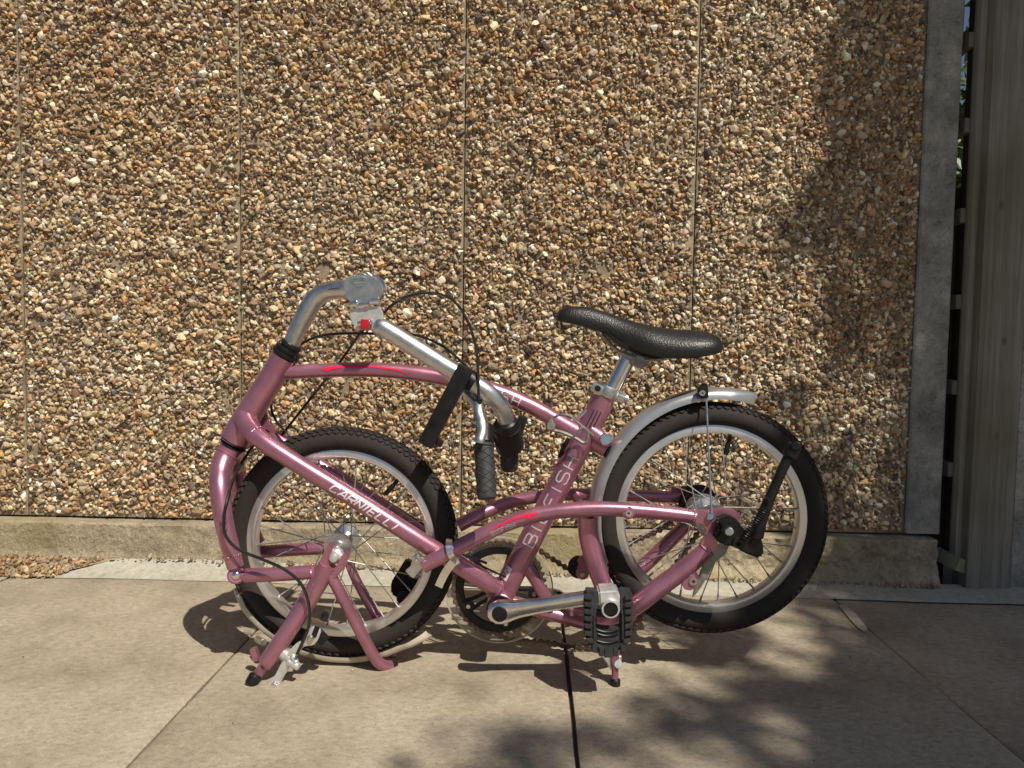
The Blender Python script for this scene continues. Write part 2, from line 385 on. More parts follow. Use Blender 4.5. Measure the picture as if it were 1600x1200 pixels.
def stone(k, full=False, low=False):
    if low:
        r_ = np.random.default_rng(700+k); v = IV1*r_.uniform(0.62, 1.12, (len(IV1), 1)); keep = [f for f in IF1 if min(v[i][1] for i in f) < 0.25]
        used = sorted({i for f in keep for i in f}); mp = {a: b for b, a in enumerate(used)}
        return v[used], np.array([[mp[i] for i in f] for f in keep])
    r_ = np.random.default_rng(100+k); n = 8+k % 6
    nn = r_.normal(size=(n, 3)); nn /= np.linalg.norm(nn, axis=1)[:, None]; hh = r_.uniform(0.36, 0.82, n)
    d = IV @ nn.T; rad = np.where(d > 0.05, hh/np.maximum(d, 0.05), 9).min(1); rad = np.minimum(rad, 1.12)
    v = IV*rad[:, None]
    keep = [f for f in IF if full or min(v[i][1] for i in f) < 0.30]
    used = sorted({i for f in keep for i in f}); mp = {a: b for b, a in enumerate(used)}
    return v[used], np.array([[mp[i] for i in f] for f in keep])
def set_col(me, cols):
    a = me.color_attributes.new('Col', 'FLOAT_COLOR', 'POINT'); c = np.ones((len(cols), 4), np.float32); c[:, :3] = cols; a.data.foreach_set('color', c.ravel())
def fast_mesh(name, V, Fc, cols=None, flat=True):
    me = bpy.data.meshes.new(name); me.vertices.add(len(V)); me.vertices.foreach_set('co', V.astype(np.float32).ravel())
    nf, k = Fc.shape; me.loops.add(nf*k); me.loops.foreach_set('vertex_index', Fc.astype(np.int32).ravel())
    me.polygons.add(nf); me.polygons.foreach_set('loop_start', np.arange(0, nf*k, k, dtype=np.int32))
    me.update(calc_edges=True)
    if flat: me.attributes.new('sharp_face', 'BOOLEAN', 'FACE').data.foreach_set('value', np.ones(nf, bool))
    if cols is not None: set_col(me, cols)
    return me
NV = 16; STN = [stone(k) for k in range(NV)]; STF = [stone(k, True) for k in range(NV)]; STL = [stone(k, low=True) for k in range(NV)]
def peb_color(n, clus=None):
    """pick palette colours; clus shifts warm / grey by place"""
    idx = rng.choice(len(PAL), n, p=PW)
    c = PAL[idx].copy()
    if clus is not None:
        warm = clus > 0.62; sub = warm & (rng.random(n) < 0.30); c[sub] = PAL[rng.choice([3, 4, 13, 14, 1], sub.sum())]
        cool = clus < 0.38; sub = cool & (rng.random(n) < 0.25); c[sub] = PAL[rng.choice([7, 11, 6, 2], sub.sum())]
    g_ = c.mean(1, keepdims=True); c = g_*0.14+c*0.86; c *= rng.uniform(0.5, 1.42, (n, 1)); c *= rng.uniform(0.96, 1.04, (n, 3)); c = c*0.90+np.array([0.36, 0.275, 0.18])*0.10; return np.clip(c*1.07*np.array([1.03, 0.975, 0.90]), 0.02, 0.85)
def scatter(pos, siz, name, STm, parent=None, cols=None, flat=(0.42, 0.78), tilt=0.62, up='y'):
    Vs = []; Fs = []; Cs = []; off = 0; n = len(pos)
    var = rng.integers(0, NV, n); rz = rng.uniform(0, 2*math.pi, n)
    el = rng.uniform(0.48, 0.95, n); fl = rng.uniform(*flat, n)
    ax = rng.normal(size=(n, 2))*tilt*1.35
    for k in range(NV):
        s_ = np.where(var == k)[0]
        if not len(s_): continue
        v, f = STm[k]; m_ = len(s_)
        L_ = v[None]*np.stack([siz[s_], siz[s_]*fl[s_], siz[s_]*el[s_]], 1)[:, None, :]
        # tilt about x, then z, then spin about y
        for (a, b_, ang) in ((1, 2, ax[s_, 0]), (0, 1, ax[s_, 1]), (0, 2, rz[s_])):
            ca, sa = np.cos(ang)[:, None], np.sin(ang)[:, None]
            p, q = L_[:, :, a].copy(), L_[:, :, b_].copy()
            L_[:, :, a] = p*ca-q*sa; L_[:, :, b_] = p*sa+q*ca
        if up == 'z': L_ = L_[:, :, [0, 2, 1]]*np.array([1, 1, -1])
        Vs.append((L_+pos[s_][:, None, :]).reshape(-1, 3))
        Fs.append((f[None]+(np.arange(m_)*len(v))[:, None, None]+off).reshape(-1, 3)); off += m_*len(v)
        Cs.append(np.repeat(cols[s_], len(v), 0))
    me = fast_mesh(name, np.concatenate(Vs), np.concatenate(Fs), np.concatenate(Cs))
    return me
def wall_points():
    pitch = 0.0086; xs = np.arange(-1.62, XP[5], pitch); zs = np.arange(WZ+0.004, 1.56, pitch*0.92)
    X, Z = np.meshgrid(xs, zs); X[1::2] += pitch/2
    X = X.ravel(); Z = Z.ravel(); n = len(X)
    X = X+rng.uniform(-0.42, 0.42, n)*pitch; Z = Z+rng.uniform(-0.42, 0.42, n)*pitch
    sz = np.clip(rng.lognormal(math.log(0.0076), 0.30, n), 0.0038, 0.0135)
    cl = np.array([noise.noise(Vector((x*3.1, z*3.1, 5)))*0.7+0.5+(z-0.75)*0.22-x*0.10 for x, z in zip(X, Z)])
    bare = np.array([noise.noise(Vector((x*17, z*17, 15))) for x, z in zip(X, Z)])
    # keep clear of the joints, except that stones lean over them now and then
    dj = np.min(np.abs(X[:, None]-np.array(XP)[None]), 1)
    keep = ((dj > sz*0.7+0.0005) | (rng.random(n) < 0.05)) & ((bare < 0.42) | (rng.random(n) < 0.55)) & (X < XP[5]-0.004) & (Z > WZ+sz*0.8)
    near = dj < 0.012; sz = np.where(near, np.minimum(sz, dj*0.9+0.0025), sz); sz = np.maximum(sz, 0.003)
    X, Z, sz, cl = X[keep], Z[keep], sz[keep], cl[keep]
    Y = WY-sz*rng.uniform(-0.10, 0.42, len(X))
    return np.stack([X, Y, Z], 1), sz, cl
pos, siz, cl = wall_points(); pc = peb_color(len(pos), cl)
# the 300 largest that stand within the view are parts of their own
vis = (pos[:, 2] < 1.35) & (pos[:, 0] > -1.2); order = np.argsort(-np.where(vis, siz, 0)); big = order[:300]
rest = np.ones(len(pos), bool); rest[big] = False
lo_ = rest & ((siz < 0.0072) | (rng.random(len(siz)) < 0.35)); hi_ = rest & ~lo_
ma = scatter(pos[lo_], siz[lo_]*1.12, 'pebble_dash', STL, cols=pc[lo_]); mb = scatter(pos[hi_], siz[hi_], 'pebble_chips', STN, cols=pc[hi_])
bm_ = bmesh.new(); bm_.from_mesh(ma); bm_.from_mesh(mb); me = bpy.data.meshes.new('pebble_dash'); bm_.to_mesh(me); bm_.free(); print('pebble tris', len(me.polygons))
o = link('pebble_dash', me, PEB, wall); o['kind'] = 'stuff'
PM = []
for k in range(48):
    v, f = STN[k % NV]; m2 = fast_mesh('pebble', v*np.array([1, 0.75, random.uniform(0.7, 1)]), f, np.repeat(peb_color(1)*1.05, len(v), 0)); m2.materials.append(PEB); PM.append(m2)
for i in big:
    o = bpy.data.objects.new('pebble', random.choice(PM)); COL.objects.link(o); o.parent = wall
    o.location = Vector(pos[i].tolist())-WLOC['pebbledash_wall']; s_ = float(siz[i])*1.05; o.scale = (s_, s_, s_)
    o.rotation_euler = (random.gauss(0, 0.25), random.uniform(0, 6.28), random.gauss(0, 0.25))

# footing under the panels
def footing(x0, x1):
    vs = []; n = 1000; rows = [k*(WZ-0.006)/26 for k in range(27)]+[WZ-0.004]
    for i in range(n+1):
        x = x0+(x1-x0)*i/n
        rough = min(1, max(0.25, (x+0.1)*1.2))
        for j, z in enumerate(rows):
            q = noise.noise(Vector((x*22, z*26, 2)))*0.009*rough+noise.noise(Vector((x*70, z*80, 2)))*0.006*rough+noise.noise(Vector((x*190, z*200, 2)))*0.0022
            low = max(0, 0.04-z)/0.04
            y = GY+0.012*(1-low)*0.6-low*0.012*(0.5+rough)+q
            if j == len(rows)-2: y += 0.004
            if j == len(rows)-1: y = WY+0.06
            zz = z + (noise.noise(Vector((x*9, 0, 7)))*0.003 if j >= len(rows)-3 else 0)
            vs.append((x, y, zz))
    m_ = len(rows); fs = [(i*m_+j, (i+1)*m_+j, (i+1)*m_+j+1, i*m_+j+1) for i in range(n) for j in range(m_-1)]
    k = n*m_; fs.append(tuple(k+j for j in range(m_)) + ())
    vs += [(x1, WY+0.06, 0)]; fs[-1] = tuple(k+j for j in range(m_))+(len(vs)-1,)
    o = link('wall_footing', mesh('wall_footing', vs, fs, True, 35), PLINTH)
    tag(o, 'low rough concrete footing with mossy stains under the pebble-dashed panels', 'footing'); return o
FX = P(1467, 880, GY).x
footing(-1.85, FX)
# rubble crumbs at the foot of the footing
n = 2600; rx = rng.uniform(-1.0, FX, n); keep = rng.random(n) < np.clip((rx+0.9)*0.5+0.15, 0.1, 1); rx = rx[keep]; n = len(rx)
ry = GY-0.006-np.abs(rng.normal(0, 0.007, n)); rz_ = 0.0035+(0.031-0.020*np.clip((rx+0.9)/1.0, 0, 1)-0.007*np.clip((rx-0.1)/0.7, 0, 1))-(GY-ry)*0.2+rng.uniform(0, 0.006, n)
rs = np.clip(rng.lognormal(math.log(0.003), 0.5, n), 0.0015, 0.010)
cc = np.tile(np.array([[0.34, 0.27, 0.18]]), (n, 1))*rng.uniform(0.6, 1.2, (n, 1))
o = link('crumbs', scatter(np.stack([rx, ry, rz_], 1), rs, 'crumbs', STF, cols=cc, up='z'), PEB); tag(o, 'loose mortar crumbs scattered along the foot of the wall', 'rubble', kind='stuff')
n = 420; gx_ = rng.uniform(-1.5, 1.4, n); gy_ = rng.uniform(0.9, 1.76, n)
o = link('grit', scatter(np.stack([gx_, gy_, np.full(n, 0.0015)], 1), np.clip(rng.lognormal(math.log(0.0009), 0.5, n), 0.0005, 0.003), 'grit', STF, cols=PAL[rng.choice([5, 7, 8, 2, 13], n)], up='z'), PEB); tag(o, 'tiny dark grit scattered over the paving slabs', 'grit', kind='stuff')
# gravel patch at far left
n = 1700; gx = rng.uniform(-1.9, -1.02, n); gy = rng.uniform(1.715, 1.80, n); keep = (gx < -1.10+(gy-1.72)*1.2); gx, gy = gx[keep], gy[keep]; n = len(gx)
gs = np.clip(rng.lognormal(math.log(0.0052), 0.4, n), 0.002, 0.012); gz = 0.003+(gy-1.715)*0.3+gs*rng.uniform(0.0, 0.5, n)
c2 = PAL[rng.choice([0, 1, 2, 7, 11, 3], n)]*rng.uniform(0.55, 1.05, (n, 1))*np.array([0.95, 0.86, 0.78])
o = link('gravel_patch', scatter(np.stack([gx, gy, gz], 1), gs, 'gravel_patch', STF, cols=c2, up='z'), PEB); tag(o, 'loose pinkish gravel and mortar heaped against the footing at far left', 'gravel', kind='stuff')
gb = mesh('gravel_bed', [(-1.95, 1.725, 0.003), (-1.13, 1.725, 0.003), (-0.99, 1.80, 0.026), (-1.95, 1.80, 0.026)], [(0, 1, 2, 3)])
tag(link('gravel_bed', gb, MORTAR), kind='structure')

# ------------------------------------------------------------------ concrete post beside the wall
def concrete_bar(name, x0, x1, y0, y1, z0, z1, seed, mat=POSTC):
    vs = []; fs = []; n = 60
    prof = [(x0, y1), (x0, y0+0.004), (x0+0.004, y0), ((x0+x1)/2, y0), (x1-0.004, y0), (x1, y0+0.004), (x1, y1)]
    for i in range(n+1):
        z = z0+(z1-z0)*i/n
        for k, (x, y) in enumerate(prof):
            q = noise.noise(Vector((x*30, z*14+seed, k)))*0.0016
            vs.append((x+q, y+q*0.5, z))
    m_ = len(prof)
    for i in range(n):
        for k in range(m_-1): fs.append((i*m_+k, i*m_+k+1, (i+1)*m_+k+1, (i+1)*m_+k))
        fs.append((i*m_+m_-1, i*m_, (i+1)*m_, (i+1)*m_+m_-1))
    fs.append(tuple(range(m_))); fs.append(tuple(n*m_+k for k in range(m_))[::-1])
    return link(name, mesh(name, vs, fs, True, 35), mat)
xa, xb = P(1434, 400, WY-0.008).x, P(1489, 400, WY-0.008).x
o = concrete_bar('concrete_corner_post', xa, xb, WY-0.010, WY+0.12, WZ+0.002, WT, 3)
tag(o, 'tall narrow grey concrete corner post at the right end of the pebble-dashed wall', 'post')
# side wall of the building, running back
o = B().box((xb-0.03, WY+0.12+1.0, WT/2), (0.05, 2.0, WT)).obj('side_wall', POSTC); tag(o, 'plain concrete side wall running back behind the grey corner post', 'wall')

# ------------------------------------------------------------------ fence running back from the wooden post
fence = empty('wooden_side_fence', (P(1500, 880, 1.83).x, 1.83, 0)); tag(fence, 'weathered wooden fence seen end-on in the dark gap between concrete and timber posts', 'fence')
bx0, bx1 = P(1516, 400, 1.82).x, P(1526, 400, 1.82).x
zb = P(1495, 878, 1.82).z
B().box(((bx0+bx1)/2, 1.835, (zb+2.0)/2), (bx1-bx0, 0.03, 2.0-zb), bev=0.002).obj('end_batten', BATT, fence)
for (yy) in (65, 198, 338, 472, 605, 733):
    c = P(1500, yy, 1.86); B().box((bx0-0.004, 1.845+0.86, c.z), (0.020, 1.72, 0.034), bev=0.002).obj('rail', WOOD, fence)
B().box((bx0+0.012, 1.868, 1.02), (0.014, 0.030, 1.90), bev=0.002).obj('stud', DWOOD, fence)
B().box((bx1-0.004, 1.95, 0.46), (0.012, 0.10, 0.98), bev=0.002).obj('board', DWOOD, fence)  # short dark board added so the gap's lower part reads near black
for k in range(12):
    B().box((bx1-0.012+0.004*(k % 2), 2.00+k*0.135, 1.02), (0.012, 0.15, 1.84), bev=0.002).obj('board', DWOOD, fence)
c = P(1481, 868, 1.84)
o = link('timber_offcut', B().box((c.x, c.y+0.02, c.z-0.008), (0.035, 0.13, 0.032), rot=Matrix.Rotation(0.35, 3, 'Y') @ Matrix.Rotation(0.25, 3, 'Z'), bev=0.003).mesh('timber_offcut'), BATT)
tag(o, 'short weathered timber end wedged between the footing and the fence', 'timber')
px0, px1 = P(1512, 880, 1.79).x, P(1580, 880, 1.79).x
o = B().box(((px0+px1)/2, 1.79+0.032, 1.0), (px1-px0, 0.064, 2.05), bev=0.004).obj('timber_fence_post', WOOD); tag(o, 'thick square greenish timber fence post with knots at the right', 'post')
o = concrete_bar('concrete_fence_post', px1+0.003, px1+0.13, 1.80, 1.93, -0.02, 1.95, 9)
tag(o, 'grey concrete fence post at the right edge beside the timber post', 'post')
# hedge far behind the gap
def leaves(name, pts, size, mat, seed=0, parent=None, quad=True):
    r_ = np.random.default_rng(seed); n = len(pts)
    a = r_.normal(size=(n, 3)); a /= np.linalg.norm(a, axis=1)[:, None]; b_ = r_.normal(size=(n, 3)); b_ = np.cross(a, b_); b_ /= np.linalg.norm(b_, axis=1)[:, None]
    s_ = size*r_.uniform(0.6, 1.3, (n, 1)); c_ = np.cross(a, b_)
    p0 = pts-a*s_; p1 = pts+b_*s_*0.42+c_*s_*0.1; p2 = pts+a*s_; p3 = pts-b_*s_*0.42+c_*s_*0.1
    V = np.stack([p0, p1, p2, p3], 1).reshape(-1, 3); Fc = np.arange(n*4).reshape(-1, 4)
    return link(name, fast_mesh(name, V, Fc), mat, parent)
hp = np.stack([rng.uniform(1.4, 4.2, 9000), rng.uniform(4.3, 5.0, 9000), rng.uniform(0.0, 1.0, 9000)**0.8*2.1], 1)
hp2 = np.stack([rng.uniform(1.4, 4.2, 700), rng.uniform(4.3, 5.0, 700), rng.uniform(2.0, 2.9, 700)], 1)
o = leaves('hedge', np.concatenate([hp, hp2]), 0.06, LEAF, 3); tag(o, 'dark leafy hedge glimpsed through the gap beyond the fence', 'hedge', kind='stuff')

# ------------------------------------------------------------------ tree whose shade dapples the wall and paving
def shade_mask(px, py):
    """probability of shade for a place, by where it lies in the photograph's view of wall and ground"""
    return 0
def make_tree():
    pts = []
    def lift(p, t): return p+SUN*t
    # clumps of shade on the wall: (px, py, radius px, density)
    WC = [(1370, 130, 70, .6), (1390, 380, 60, .5), (1345, 480, 60, .45), (1400, 30, 60, .97), (1445, 90, 60, .97), (1400, 110, 50, .9), (1380, 190, 60, .95), (1425, 240, 60, .95), (1352, 258, 45, .85), (1340, 308, 35, .75), (1290, 322, 40, .9), (1255, 340, 26, .6), (1330, 285, 35, .8), (1400, 320, 50, .95),
          (1415, 400, 45, .95), (1400, 460, 45, .85), (1345, 490, 45, .75), (1300, 510, 35, .45), (1425, 520, 40, .8), (1360, 80, 40, .4),
          (1260, 580, 50, .25), (1330, 600, 60, .3), (1400, 620, 50, .35), (1300, 700, 70, .35), (1385, 720, 60, .4), (1240, 760, 60, .35), (1320, 800, 60, .45), (1400, 800, 50, .45), (1180, 730, 45, .4), (1150, 790, 30, .4),
          (1480, 40, 45, .9), (1485, 130, 40, .7), (1480, 230, 45, .95), (1475, 300, 35, .6), (1475, 390, 50, .95), (1465, 480, 45, .97), (1460, 560, 35, .6), (1455, 640, 45, .95), (1450, 720, 45, .97), (1445, 800, 45, .97), (1430, 875, 55, .93), (1350, 885, 50, .9), (1275, 890, 40, .8), (1240, 870, 25, .5)]
    WC += [(1550+140*a, 40+95*b_, 90, .97) for a in range(2) for b_ in range(11)]
    GC = [(1560, 980, 110, .95), (1420, 980, 70, .9), (1560, 1100, 120, .95), (1400, 1080, 90, .9), (1450, 1180, 110, .93), (1300, 985, 50, .75), (1300, 1100, 60, .85), (1180, 1000, 35, .6), (1150, 1060, 60, .75), (1230, 1095, 40, .7), (1320, 1170, 60, .9), (1090, 1110, 50, .7), (1100, 1180, 45, .75), (1010, 1120, 45, .5), (1020, 1180, 50, .6),
          (1270, 1210, 50, .85), (930, 1150, 45, .45), (860, 1180, 50, .6), (780, 1150, 55, .6), (720, 1110, 35, .35), (800, 1195, 60, .7), (690, 1190, 50, .4), (1700, 1000, 150, .97), (1700, 1150, 150, .97), (1600, 1280, 150, .97), (1400, 1290, 120, .9), (1200, 1290, 110, .85), (1000, 1290, 110, .8), (800, 1280, 80, .7), (1800, 1250, 150, .97), (1270, 935, 45, .8), (1350, 935, 50, .9), (1450, 940, 60, .95), (1150, 1120, 110, .35), (1000, 1175, 90, .3), (860, 1190, 90, .3), (1250, 1040, 60, .4)]
    BC = [(1250, 760, 50, .8), (1258, 860, 50, .85), (1205, 925, 45, .85), (1135, 975, 35, .75), (1225, 690, 30, .5), (1160, 850, 30, .5), (985, 950, 30, .4)]
    for (L_, fn, vert) in ((WC+[q for q in WC if q[3] > .7], lambda a, b_: P(a, b_, WY), 1), (GC+[q for q in GC if q[3] > .82], lambda a, b_: G(a, b_), 0), (BC+BC[:3], lambda a, b_: P(a, b_, 1.31), 1)):
        for (a, b_, r_, d) in L_:
            c = fn(a, b_); ky = 1 if vert else 0.6
            ex = (fn(a+r_, b_)-c); ey = (fn(a, b_+r_*ky)-c)
            area = abs(ex.cross(ey).dot(SUN))*math.pi*(1 if not vert else 1)
            n = int(-math.log(1-d)*area/0.0011/5*2.1+0.5)
            for _ in range(max(1, n)):
                q = math.sqrt(random.random())*r_; th = random.uniform(0, 6.28)
                p = lift(fn(a+q*math.cos(th), b_+q*math.sin(th)*ky), random.uniform(3.3, 4.8) if vert else random.uniform(5.0, 7.8))
                for _k in range(5): pts.append(p+Vector((random.gauss(0, .03), random.gauss(0, .03), random.gauss(0, .03))))
    return np.array([tuple(p) for p in pts])
tp = make_tree()
base = Vector((3.6, -1.7, 0))
base = Vector((4.6, -2.6, 0)); tree = empty('overhanging_tree', base); tag(tree, 'leafy tree standing outside the view at right, known by its dappled shade', 'tree')
cen = Vector(tp.mean(0).tolist())
bt = B().tube([(base-Vector((0, 0, .1)), 0.15), (base+Vector((-0.1, -0.2, 1.2)), 0.12), (base+Vector((0, -0.4, 2.4)), 0.10), (base+(cen-base)*0.75, 0.07), (cen, 0.04)], 12, 6)
bt.obj('trunk', BARK, tree)
bb = B()
for i in range(26):
    q = Vector(tp[random.randrange(len(tp))].tolist()); a = base.lerp(cen, random.uniform(0.55, 1)); bb.tube([(a, 0.022), (a.lerp(q, .5)+Vector((0, 0, .12)), 0.012), (q, 0.004)], 6, 4)
bb.obj('branches', BARK, tree)
o = leaves('crown', tp, 0.045, LEAF, 5, tree); o['kind'] = 'stuff'
print('leaves', len(tp), 'pebbles', len(pos))

# ================================================================== BICYCLE
bike = empty('folding_bicycle', (0.0, 1.31, 0)); tag(bike, 'folded pink folding bicycle with black saddle and silver rear mudguard standing before the pebble-dashed wall', 'bicycle')
YF = 1.31; YR = 1.315
def wheel(cpx, cpy, Y, rad, name_lbl, hub_near, hub_far, hub_r, valve_ang, phase):
    c = P(cpx, cpy, Y); W = empty('wheel', c, bike)
    # tyre: lathe + tread blocks
    ro, ri = rad, rad*0.802; hm = (ro-ri)/2; rc = (ro+ri)/2; hw = 0.0225
    prof = []
    for k in range(15):
        t = R(-150+300*k/14); prof.append((rc+hm*math.cos(t)*1.02-0.0012, hw*math.sin(t)))
    b = B().lathe(prof, c, (0, -1, 0), 120)
    nk = 96
    for k in range(nk):
        for side in (1, -1):
            for (row, ta, wd, hh) in ((0, 46, 0.0042, 0.5), (1, 26, 0.0046, 0), (2, 7, 0.0046, 0.5)):
                th = 2*math.pi*(k+hh)/nk; ta_ = R(ta)*side
                er = Vector((math.cos(th), 0, math.sin(th))); et = Vector((-math.sin(th), 0, math.cos(th))); ey = Vector((0, -1, 0))
                nrm = er*math.cos(ta_)+ey*math.sin(ta_); tng = -er*math.sin(ta_)+ey*math.cos(ta_)
                o_ = c+er*(rc-0.0012)+(er*math.cos(ta_)*hm*1.02+ey*math.sin(ta_)*hw)
                vs = []
                for h_, s_ in ((-0.001, 1.12), (0.0024, 0.92)):
                    for (i, j) in ((1, 0), (0, 1), (-1, 0), (0, -1)): vs.append(o_+nrm*h_+et*i*wd*1.3*s_+tng*j*wd*s_)
                b.add(vs, [(0, 1, 5, 4), (1, 2, 6, 5), (2, 3, 7, 6), (3, 0, 4, 7), (4, 5, 6, 7)])
    b.obj('tyre', TYRE, W)
    # rim
    r0, r1 = ri+0.003, ri-0.0135
    prof = [(r0, 0.0115), (r0, 0.0130), (r0-0.0015, 0.0138), (r1+0.0095, 0.0132), (r1+0.008, 0.0138), (r1+0.0035, 0.0128), (r1+0.001, 0.008), (r1, 0), (r1+0.001, -0.008), (r1+0.0035, -0.0128), (r1+0.008, -0.0138), (r0-0.0015, -0.0138), (r0, -0.0130), (r0, -0.0115), (r0-0.004, 0), (r0, 0.0115)]
    B().lathe(prof, c, (0, -1, 0), 120).obj('rim', RIM, W)
    # hub
    fy = 0.030; k = hub_r
    prof = [(1e-5, -fy-0.013), (0.009, -fy-0.013), (0.0095, -fy-0.005), (k, -fy-0.002), (k, -fy+0.002), (k*0.55, -fy+0.006), (k*0.45, 0), (k*0.55, fy-0.006), (k, fy-0.002), (k, fy+0.002), (k*.8, fy+0.0025), (0.012, fy+0.003), (0.0115, fy+0.009), (0.007, fy+0.010), (1e-5, fy+0.010)]
    B().lathe(prof, c, (0, -1, 0), 36).obj('hub', ALU, W, ang=25)
    # spokes: each a sub-part, two meshes shared
    rs = r1+0.002; L_ = None; sp = []
    for s_ in (1, -1):
        for d in (1, -1):
            a0 = Vector((k*0.86*math.cos(d*1.25), -s_*fy, k*0.86*math.sin(d*1.25))); a1 = Vector((rs, -s_*0.003, 0))
            bb_ = B().cyl(a0, a1, 0.0010, 6, 0.0002); dd = (a1-a0).normalized(); bb_.cyl(a1-dd*0.012, a1, 0.0018, 6, 0.0003)
            m_ = bb_.mesh('spoke'); m_.materials.append(SPK); sp.append(m_)
    ns = 28
    for i in range(ns):
        s_ = i % 2; d = (i//2) % 2
        o = bpy.data.objects.new('spoke', sp[s_*2+d]); COL.objects.link(o); o.parent = W; o.rotation_euler = (0, -(2*math.pi*i/ns+phase), 0)
    # valve
    er = Vector((math.cos(valve_ang), 0, math.sin(valve_ang)))
    B().cyl(c+er*(r1+0.001), c+er*(r1-0.030), 0.0036, 10, r1=0.0028).cyl(c+er*(r1-0.012), c+er*(r1-0.034), 0.0045, 10).obj('valve', BLK, W)
    # axle
    B().cyl(c+Vector((0, hub_far, 0)), c-Vector((0, hub_near, 0)), 0.0048, 12).obj('axle', ALU, W)
    return W, c
w1, c1 = wheel(535, 847, YF, 0.2005, 'front', 0.052, 0.075, 0.024, R(49), 0.05)
w2, c2 = wheel(1109, 809, YR, 0.1990, 'rear', 0.085, 0.08, 0.030, R(78), 0.13)
# big grey hub shell and sprocket on the rear wheel
B().lathe([(1e-5, 0.0), (0.018, 0), (0.030, 0.006), (0.032, 0.022), (0.028, 0.036), (0.020, 0.040)], c2+Vector((0, 0.070, 0)), (0, -1, 0), 32).obj('hub_shell', DULL, w2)
def gear(c, ro, n, t, mat, parent, name, ri=0.010):
    vs = []; fs = []
    for s_ in (0, 1):
        for i in range(n*4):
            a = 2*math.pi*i/(n*4); r_ = ro if i % 4 in (1, 2) else ro-0.005
            if i % 4 == 1 or i % 4 == 2: r_ = ro
            vs.append(c+Vector((math.cos(a)*r_, t*s_, math.sin(a)*r_)))
            vs.append(c+Vector((math.cos(a)*ri, t*s_, math.sin(a)*ri)))
    m_ = n*4
    for i in range(m_):
        j = (i+1) % m_; fs += [(2*i, 2*j, 2*j+1, 2*i+1), (2*m_+2*j, 2*m_+2*i, 2*m_+2*i+1, 2*m_+2*j+1), (2*j, 2*i, 2*m_+2*i, 2*m_+2*j), (2*i+1, 2*j+1, 2*m_+2*j+1, 2*m_+2*i+1)]
    return link(name, mesh(name, vs, fs), mat, parent)
gear(c2+Vector((0, 0.082, 0)), 0.030, 14, 0.002, CHAIN, w2, 'sprocket')
B().lathe([(0.024, 0), (0.036, 0.001), (0.037, 0.004), (0.024, 0.006)], c2+Vector((0, 0.096, 0.003)), (0, -1, 0), 30).obj('sprocket_guard', BLK, w2)

# ---- frame
PS = {}; YN = 1.235; YB = 1.43
def fr(name, pts, r=None, **k):
    PS[name] = (pts, r); return pipe(name, pts, PINK, bike, r, **k)
fr('head_tube', [(367, 690, YF, .0262), (378, 668, YF, .0250), (398, 633, YF, .0225), (425, 590, YF, .0218), (444, 558, YF, .0225)], seg=28)
B().cyl(P(366, 692, YF), P(370, 685, YF), 0.0262, 28).cyl(P(363, 697, YF), P(366, 692, YF), 0.0235, 28).obj('lower_headset_ring', BLK, bike)
dh = (P(444, 558, YF)-P(398, 633, YF)).normalized(); h0 = P(445, 556, YF)
B().lathe([(1e-5, 0), (.0235, 0), (.0245, .003), (.0235, .006), (.0215, .007), (.0232, .010), (.0225, .014), (.0170, .015), (.0170, .018), (.0185, .019), (.0185, .024), (.0160, .026), (.0140, .026)], h0, dh, 32).obj('upper_headset', BLK, bike)
fr('top_tube', [(428, 579, YF, .0150), (455, 581, YF, .0125), (500, 579, YF, .0122), (560, 577.5, YF, .0126), (620, 580, YF, .0130), (680, 588, YF, .0132), (740, 601, YF, .0135), (790, 617, YF, .0138), (840, 640, YF, .0140), (885, 666, YF, .0142), (920, 686, YF, .0135), (947, 703, YF-.004, .0135)], seg=24)
B().cyl(P(946, 702, YF-.004), P(951, 705, YF-.004), 0.0118, 20).obj('end_plug', BLK, bike)
fr('seat_tube', [(942, 620, YF, .0205), (930, 650, YF, .0203), (880, 745, YF, .0203), (830, 842, YF, .0203), (800, 900, YF, .0203), (783, 935, YF, .0203)], seg=28)
# near and far down tubes running either side of the front wheel
fr('down_tube', [(380, 652, 1.300, .0175), (393, 672, 1.278, .0165), (415, 692, 1.262, .0155), (470, 728, 1.255, .0148), (560, 783, 1.252, .0148), (660, 847, 1.256, .0150), (740, 897, 1.272, .0152), (778, 922, 1.290, .0158)], seg=24)
fr('down_tube', [(388, 648, 1.325, .0150), (410, 668, 1.36, .0135), (440, 690, 1.375, .0130), (500, 727, 1.38, .0130), (600, 793, 1.38, .0130), (700, 862, 1.37, .0130), (770, 915, 1.335, .014)], seg=20)
# gusset at the head
B().prism([P(388, 650, 1.30), P(402, 634, 1.30), P(404, 655, 1.30), P(411, 668, 1.30), P(412, 684, 1.30), P(400, 680, 1.30)], 1.292, 1.297, 0.001).obj('gusset', PINK, bike)
B().prism([P(405, 655, 1.33), P(417, 645, 1.33), P(420, 658, 1.33), P(433, 672, 1.33), P(430, 678, 1.33), P(412, 668, 1.33)], 1.325, 1.332, 0.001).obj('gusset', PINK, bike)
def weld(c, axis, rad, sq=1.0):
    a = Vector(axis).normalized(); u = a.orthogonal().normalized(); w_ = a.cross(u); C = []; Rr = []
    for k in range(73):
        t = 2*math.pi*k/72; C.append(Vector(c)+(u*math.cos(t)+w_*math.sin(t))*rad); Rr.append(.0013+.0005*math.sin(k*2.1))
    B().sweep(C, Rr, 8, False).obj('weld_bead', PINK, bike)
weld(P(441, 580, YF), P(455, 581, YF)-P(428, 579, YF), .0142)
weld(P(401, 680, 1.270), P(415, 692, 1.262)-P(393, 672, 1.278), .0165)
weld(P(1083, 807.5, YN), P(1086, 808, YN)-P(1060, 804, YN), .0112)
